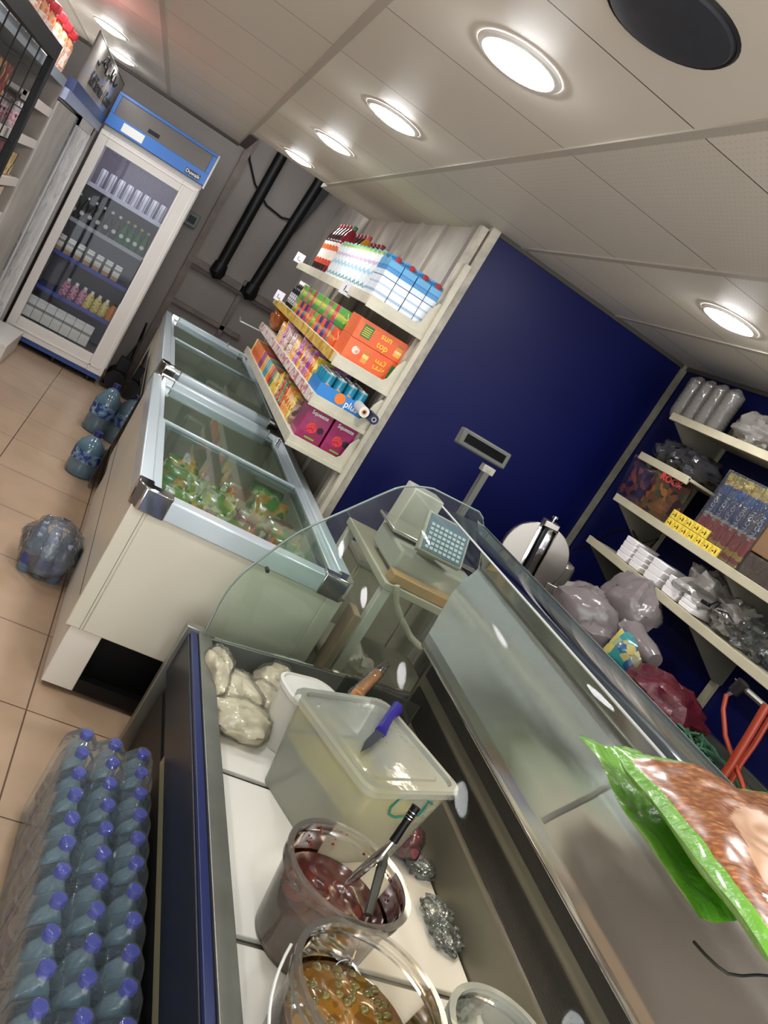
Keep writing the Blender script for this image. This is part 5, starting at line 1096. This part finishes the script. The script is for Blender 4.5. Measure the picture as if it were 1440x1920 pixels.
hd.box(fx0, fx1, fy-0.01, fy+0.03, hz0, hz0+0.095).box(fx0, fx1, fy-0.01, fy+0.03, hz1-0.022, hz1).box(fx1-0.035, fx1, fy-0.01, fy+0.03, hz0+0.095, hz1-0.022).box(fx0, fx0+0.03, fy-0.01, fy+0.03, hz0+0.095, hz1-0.022)
hh = hd.build('header', BL, fr, bevel=0.002)
MB().box(fx0+0.03, fx1-0.035, fy+0.004, fy+0.02, hz0+0.09, hz1-0.02).build('header_panel', pm('header_panel_grey', (96, 88, 82), 0.35, var=0.1, vs=6), hh, smooth=False)
MB().box(fx1, fx1+0.014, fy-0.012, fy+0.05, hz0-0.02, hz1).build('header_edge', FB, hh, smooth=False)
MB().box(fx0, fx1, fy+0.03, fy+0.5, hz0, hz0+0.02).build('top_cover', GREY, hh, smooth=False)
MB().box(fx1-0.17, fx1-0.045, fy-0.0125, fy-0.0105, hz0+0.012, hz0+0.055).build('logo_plate', pm('logo_navy', (20, 30, 60), 0.4), hh, smooth=False)
text('Duwaik', 0.038, (fx1-0.108, fy-0.0135, hz0+0.034), (1, 0, 0), (0, 0, 1), WTXT, hh)
MB().box(-0.60, -0.43, fy-0.013, fy-0.0105, hz0+0.015, hz0+0.08).build('white_sticker', WTXT, hh, smooth=False)
MB().box(-0.43, -0.34, fy-0.0, fy+0.004, hz0+0.115, hz0+0.145).build('badge', BLACK, hh, smooth=False)
MB().box(dx0+0.09, dx1-0.15, 7.215, 7.24, 1.735, 1.76).build('added_light_bar', pm('added_fridge_light', (225, 225, 245), 0.5, emis=9), fr, smooth=False)  # hidden glowing bar, added to brighten the cans behind the door
# shelf heights from the photograph
fz = [P(283, 412, 1, 7.25).z, P(247, 474, 1, 7.25).z, P(218, 533, 1, 7.25).z, P(188, 597, 1, 7.25).z, 0.235]
FSW = pm('fridge_shelf_white', (205, 202, 220), 0.4); FSB = pm('fridge_shelf_blue', (40, 58, 150), 0.4); FSD = pm('fridge_shelf_grey', (150, 150, 156), 0.4)
for z, m in zip(fz[:4], (FSW, FSD, FSB, FSB)):
    MB().box(fx0+0.045, fx1-0.045, 7.24, 7.69, z-0.008, z).box(fx0+0.045, fx1-0.045, 7.225, 7.24, z-0.02, z+0.012).build('shelf', m, fr, smooth=False)
def frow(proto, n, x0, x1, y, z, lab, grp, first=True):
    for k in range(n):
        x = x0 + (x1-x0)*k/max(1, n-1); o = proto if (k == 0 and first) else dup(proto)
        o.location = (x, y, z+0.001); o['label'] = lab % (['leftmost', 'second from left', 'third from left', 'fourth from left', 'fifth from left', 'sixth from left', 'seventh from left', 'eighth from left'][k] if not (k == n-1) else 'rightmost'); o['group'] = grp
SIL = bands('silver_can', [(0, 'c8c8d0'), (0.2, '8a8a96'), (0.3, 'd8d8e0'), (0.7, '70707c'), (0.8, 'd0d0d8')], 'X', 0.25)
frow(can_proto('drink_can', SIL, 0.027, 0.145), 8, -0.58, -0.08, 7.30, fz[0], 'silver can on the top fridge shelf, %s', 'cans on the top fridge shelf')
bp = [(0.028, 0), (0.031, 0.01), (0.031, 0.11), (0.02, 0.145), (0.012, 0.165), (0.012, 0.20)]
EMB = pm('pale_emblem', (196, 200, 188), 0.5)
def beer(mat, cm):
    t = bottle_proto('glass_bottle', bp, mat, cm, 0.016, 0.014, '', 'bottle')
    MB().lathe((0, 0, 0), [(0.017, 0), (0.0, 0.001)], 14, caps=(False, False)).xf(Matrix.Translation((0, -0.0325, 0.07)) @ Matrix.Rotation(PI/2, 4, 'X')).build('emblem', EMB, t, smooth=False); return t
frow(beer(pm('dark_glass', (18, 12, 12), 0.25, spec=0.3), ALU), 6, -0.66, -0.33, 7.30, fz[1], 'dark glass bottle with pale emblem on the second fridge shelf, %s', 'dark bottles in the fridge')
frow(beer(pm('green_glass', (14, 78, 28), 0.25, spec=0.3), pm('gold_cap', (170, 160, 90), 0.3, 0.5)), 4, -0.265, -0.09, 7.30, fz[1], 'green glass bottle on the second fridge shelf, %s', 'green bottles in the fridge')
YOG = bands('milk_cup', [(0, 'a8805a'), (0.3, 'd8cdb8'), (0.45, 'e8e4dc'), (0.6, '8a8478'), (0.75, 'ece8e0')], 'Z', 0.4)
frow(carton_proto('milk_drink', YOG, 0.055, 0.055, 0.135, '', 'carton'), 7, -0.64, -0.17, 7.30, fz[2], 'small white and tan milk carton on the upper blue fridge shelf, %s', 'milk cartons on the upper blue shelf')
PNK = speck('pink_bottle_print', ['b06a8a', 'd89ab0', '8a4a6a'], 30, 0.3); YLW = speck('yellow_bottle_print', ['d8c060', 'ead890', 'b8a04a'], 30, 0.3)
sp2 = [(0.03, 0), (0.033, 0.01), (0.033, 0.10), (0.02, 0.13), (0.013, 0.14), (0.013, 0.155)]
frow(bottle_proto('yogurt_bottle', sp2, PNK, WTXT, 0.018, 0.015, '', 'bottle'), 3, -0.46, -0.32, 7.30, fz[3], 'pink yogurt bottle on the lower blue fridge shelf, %s', 'pink bottles in the fridge')
frow(bottle_proto('yogurt_bottle', sp2, YLW, WTXT, 0.018, 0.015, '', 'bottle'), 3, -0.26, -0.13, 7.30, fz[3], 'yellow yogurt bottle on the lower blue fridge shelf, %s', 'yellow bottles in the fridge')
o = bottle_proto('juice_bottle', sp2, pm('orange_drink', (226, 140, 50), 0.3), BLACK, 0.018, 0.014, 'orange drink bottle with dark cap at the right end of the lower blue fridge shelf', 'bottle'); o.location = (-0.065+0.0, 7.30, fz[3]+0.001)
MLK = bands('white_carton', [(0, 'e2dcd0'), (0.35, 'ece8e0'), (0.5, '8a8a84'), (0.62, 'ece9e2')], 'Z', 0.4)
frow(carton_proto('yogurt_carton', MLK, 0.075, 0.06, 0.175, '', 'carton'), 7, -0.63, -0.16, 7.26, fz[4], 'white carton with grey print on the bottom of the fridge, %s', 'cartons on the fridge floor')

# ---------------------------------------------------------------- side cooler with sliding doors, seen edge-on
cx = -0.75
ck = thing('sliding_door_cooler', (-1.08, 6.15, 0), 'white sliding door cooler at left seen almost edge on, with blue top strip', 'cooler')
MB().box(-1.42, cx-0.03, 5.12, 7.12, 0.10, 0.2).box(-1.42, -1.38, 5.12, 7.12, 0.2, 1.75).box(-1.38, cx-0.03, 5.12, 5.16, 0.2, 1.75).box(-1.38, cx-0.03, 7.08, 7.12, 0.2, 1.75).box(-1.42, cx-0.03, 5.12, 7.12, 1.75, 1.80).build('cabinet', FB, ck, bevel=0.004)
MB().box(cx-0.03, cx, 5.10, 5.95, 0.12, 1.74).build('near_door_frame', pm('old_white_panel', (178, 174, 168), 0.45, var=0.25, vs=5), ck, smooth=False)
MB().box(cx-0.04, cx-0.012, 5.95, 6.06, 0.14, 1.74).build('door_gap', BLACK, ck, smooth=False)
FROST = speck('frosted_door', ['c4ccd0', 'd8dcdc', 'e8ecee', 'aebcc4', 'd0d4d6'], 3, 0.12)
MB().box(cx-0.02, cx+0.002, 6.06, 6.92, 0.14, 1.74).build('sliding_glass_door', FROST, ck, smooth=False)
b = MB(); b.box(cx, cx+0.012, 6.04, 6.09, 0.12, 1.76).box(cx, cx+0.012, 6.86, 6.92, 0.12, 1.76).box(cx, cx+0.012, 6.04, 6.92, 1.70, 1.76).build('door_frame', pm('door_frame_grey', (190, 186, 184), 0.35, 0.3), ck, smooth=False)
MB().box(cx-0.04, cx-0.006, 6.92, 7.02, 0.14, 1.74).build('door_gap', BLACK, ck, smooth=False); MB().box(cx-0.02, cx+0.012, 7.02, 7.12, 0.12, 1.76).build('end_post', pm('post_grey', (176, 172, 172), 0.35, 0.3), ck, smooth=False)
MB().box(cx-0.03, cx+0.02, 5.10, 7.14, 1.76, 1.82).build('top_rail', pm('pale_blue_rail', (150, 162, 190), 0.4), ck, smooth=False); MB().box(cx-0.03, cx+0.022, 5.20, 7.14, 1.82, 1.885).build('blue_strip', pm('strip_blue', (34, 56, 110), 0.4), ck, smooth=False)
MB().box(cx-0.03, cx, 5.10, 7.12, 0.02, 0.12).build('kick_plate', GREY, ck, smooth=False)
sg = thing('acrylic_sign', (cx+0.01, 6.3, 1.886), 'grey acrylic sign reading Self Service standing on the side cooler', 'sign')
MB().box(cx+0.005, cx+0.011, 5.25, 7.40, 1.886, 2.17).build('sign_panel', glass('sign_acrylic', (225, 226, 226), 0.8, haze=0.72, hcol=(205, 198, 192)), sg, smooth=False)
text('Self Service / Cooler', 0.115, (cx+0.014, 6.35, 1.965), (0, 1, 0), (0, 0, 1), BTXT, sg, sx=1.55)
b = MB()
for pts in ([(6.9, .02), (6.82, -.01), (6.70, 0), (6.66, .05)], [(6.64, 0), (6.5, -.005), (6.46, .03)], [(6.42, .06), (6.42, -.01), (6.3, 0)], [(6.26, .02), (6.2, -.02), (6.08, -.02), (6.06, .02)], [(6.02, .06), (6.0, 0), (5.9, 0), (5.86, .03), (5.8, 0)], [(5.74, 0), (5.7, -.03), (5.6, -.02)], [(6.55, .045), (6.58, .05)], [(6.2, .05), (6.15, .05)], [(5.92, .055), (5.87, .055)]):
    b.tube([(cx+0.014, y, 2.085+z) for y, z in pts], 0.006, 6)
b.build('lettering', BTXT, sg)
MB().tube([(cx+0.008, 5.25, 1.886), (cx+0.008, 5.25, 2.17), (cx+0.008, 7.40, 2.17), (cx+0.008, 7.40, 1.886)], 0.006, 6).build('sign_edge', GREY, sg)
tag(MB().box(-0.745, -0.56, 6.30, 6.98, 0, 0.15).box(-0.747, -0.558, 6.298, 6.982, 0.13, 0.16).build('white_crate', FB, bevel=0.004), 'white box on the floor at the foot of the fridges, left edge', 'crate')

# ---------------------------------------------------------------- left shelving with jars and the black wire rack
ls = thing('open_shelf_unit', (-1.08, 4.2, 0), 'grey open shelf unit at the top left holding bottles and boxes', 'shelving')
SG = pm('shelf_grey', (142, 134, 126), 0.5)
MB().box(-1.42, -1.40, 3.2, 5.08, 0, 1.86).build('back_panel', SG, ls, smooth=False); MB().box(-1.40, -0.76, 5.05, 5.08, 0, 1.84).build('side_panel', SG, ls, smooth=False)
for z in (1.85, 1.68, 1.50, 1.28, 1.08, 0.5):
    ya = 4.3 if z == 1.68 else 3.2
    MB().box(-1.40, -0.76, ya, 5.05, z-0.02, z).box(-0.775, -0.755, ya, 5.06, z-0.04, z+0.004).build('shelf', FB if z < 1.8 else pm('bluish_shelf', (150, 160, 168), 0.4), ls, smooth=False)
rk = thing('black_wire_rack', (-0.74, 3.7, 0), 'black square framed wire rack at the top left corner', 'rack')
MB().box(-0.735, -0.705, 4.20, 4.27, 0.6, 1.92).build('upright', BLACK, rk, bevel=0.003); MB().box(-0.735, -0.705, 2.9, 4.20, 1.85, 1.92).build('top_bar', BLACK, rk, bevel=0.003); MB().box(-0.735, -0.705, 2.86, 2.93, 0, 1.92).build('upright', BLACK, rk, bevel=0.003)
MB().box(-0.735, -0.705, 4.20, 4.27, 0, 0.6).build('foot', BLACK, rk, smooth=False)
b = MB()
for k in range(5): b.box(-0.722, -0.717, 3.04+k*0.22, 3.045+k*0.22, 1.3, 1.85)
for k in range(4): b.box(-0.722, -0.717, 2.93, 4.20, 1.30+k*0.15, 1.305+k*0.15)
b.build('wire_mesh', BLACK, rk, smooth=False)
JAR = speck('orange_jar', ['e07a4a', 'e8b088', 'c84a40', 'f0d8c8', 'd88a60'], 16, 0.25, coat=0.5); JLD = pm('red_lid', (206, 42, 52), 0.35)
jp_ = thing('snack_jar', (0, 0, 0), '', 'jar')
MB().lathe((0, 0, 0), [(0.058, 0), (0.066, 0.01), (0.066, 0.10), (0.056, 0.125), (0.056, 0.13)], 20).build('jar_body', JAR, jp_); MB().lathe((0, 0, 0), [(0.064, 0.125), (0.066, 0.135), (0.066, 0.15), (0.05, 0.156)], 20).build('lid', JLD, jp_)
MB().lathe((0, 0, 0), [(0.0668, 0.02), (0.0668, 0.09)], 20, caps=(False, False)).build('paper_label', speck('jar_label', ['f0e0d0', 'e8a888', 'f4ece4'], 30), jp_)
n = 0
jp_.scale = (1.35, 1.35, 1.35)
for i, x in enumerate((-0.855, -1.04)):
    for j in range(8):
        y = 3.42 + j*0.21 + (0.05 if i else 0)
        if y > 5.0: continue
        o = jp_ if n == 0 else dup(jp_)
        o.location = (x, y, 1.851); o['label'] = 'red-lidded orange snack jar on top of the left shelves, %s row, %s' % (['front', 'back'][i], ORD[j]); o['group'] = 'red-lidded jars at top left'; n += 1
# items inside
sm = bottle_proto('small_bottle', [(0.02, 0), (0.022, 0.01), (0.022, 0.09), (0.012, 0.12), (0.009, 0.13)], pm('clear_vial', (190, 180, 184), 0.2), CHROME, 0.015, 0.012, '', 'bottle', (0.02, 0.08, 0.0225, speck('pink_label', ['c88a9a', 'e8c8d0', '5a3a40'], 40)))
for k in range(8):
    o = sm if k == 0 else dup(sm); o.location = (-0.80 if k < 4 else -0.87, 4.42+0.085*(k % 4), 1.501); o['label'] = 'tiny pink-labelled bottle on the left shelves, %s row, %s' % (['front', 'back'][k//4], ORD[k % 4]); o['group'] = 'pink-labelled bottles'
for k, (y, z, dy, dz, c, l) in enumerate(((3.40, 1.501, 0.6, 0.23, ['5a1416', '7a2420', 'b08a3c', '4a1012'], 'dark red gift tin with gold print behind the wire rack'), (3.55, 1.281, 0.55, 0.19, ['3a2018', '6a3a24', '2a1612'], 'dark brown box lower on the left shelves'),
                                       (4.62, 1.281, 0.30, 0.12, ['b89a58', 'd8c080', '5a3020'], 'gold and brown box on the left shelves'), (4.30, 1.281, 0.26, 0.17, ['2a1a18', '7a2a30', '3a2a20'], 'dark red and brown box beside the gold box'), (4.45, 1.081, 0.5, 0.14, ['b06040', 'd8c8b0', '6a4a3a'], 'brown and white packets low on the left shelves'))):
    tag(MB().box(-1.0, -0.785, y, y+dy, z, z+dz).build('gift_box', speck('gift_%d' % k, c, 9, 0.35), bevel=0.004), l, 'box')

# ---------------------------------------------------------------- straps and cable on the back wall
for k, (a, b_, r) in enumerate((((530, 290), (410, 505), 0.05), ((594, 350), (470, 545), 0.05))):
    A_, B_ = P(*a, 1, YF-0.09), P(*b_, 1, YF-0.09)
    t = thing('black_pipe', (B_.x, YF-0.09, B_.z), 'black wrapped pipe down the grey back wall, %s one' % ['left', 'right'][k], 'pipe')
    MB().tube([(A_.x, YF-0.09, 3.0), A_, B_], r, 12).build('pipe', BLACK, t)
    MB().tube([B_+Vector((0, 0, 0.06)), B_+Vector((0, 0, -0.03)), B_+Vector((0.02, 0, -0.08))], [0.06, 0.072, 0.04], 12).build('tied_end', BLACK, t)
    if k: MB().add([A_+Vector((0.03, 0, 0.3)), A_+Vector((0.13, 0, 0.3)), A_+Vector((0.12, 0, 0.0)), A_+Vector((0.03, 0, -0.45))] + [p+Vector((0, 0.01, 0)) for p in (A_+Vector((0.03, 0, 0.3)), A_+Vector((0.13, 0, 0.3)), A_+Vector((0.12, 0, 0.0)), A_+Vector((0.03, 0, -0.45)))],
                   [(0, 1, 2, 3), (7, 6, 5, 4), (0, 4, 5, 1), (1, 5, 6, 2), (2, 6, 7, 3), (3, 7, 4, 0)]).build('loose_wrap', BLACK, t)
pts = [P(*q, 1, YF-0.03) for q in ((466, 255), (468, 300), (478, 345), (500, 385), (528, 408), (545, 412))]
tag(MB().tube(pts, 0.009, 8).build('wall_cable', BLACK), 'black cable drooping across the grey back wall', 'cable')
q = P(360, 412, 1, YF-0.05)
t = thing('wall_socket', (q.x, YF-0.03, q.z), 'green-grey wall socket beside the fridge', 'socket')
MB().box(q.x-0.055, q.x+0.055, YF-0.045, YF-0.001, q.z-0.06, q.z+0.06).build('socket_plate', pm('socket_grey', (84, 96, 88), 0.5), t, bevel=0.006); MB().box(q.x-0.03, q.x+0.03, YF-0.055, YF-0.045, q.z-0.03, q.z+0.03).build('plug', BLACK, t, bevel=0.004)
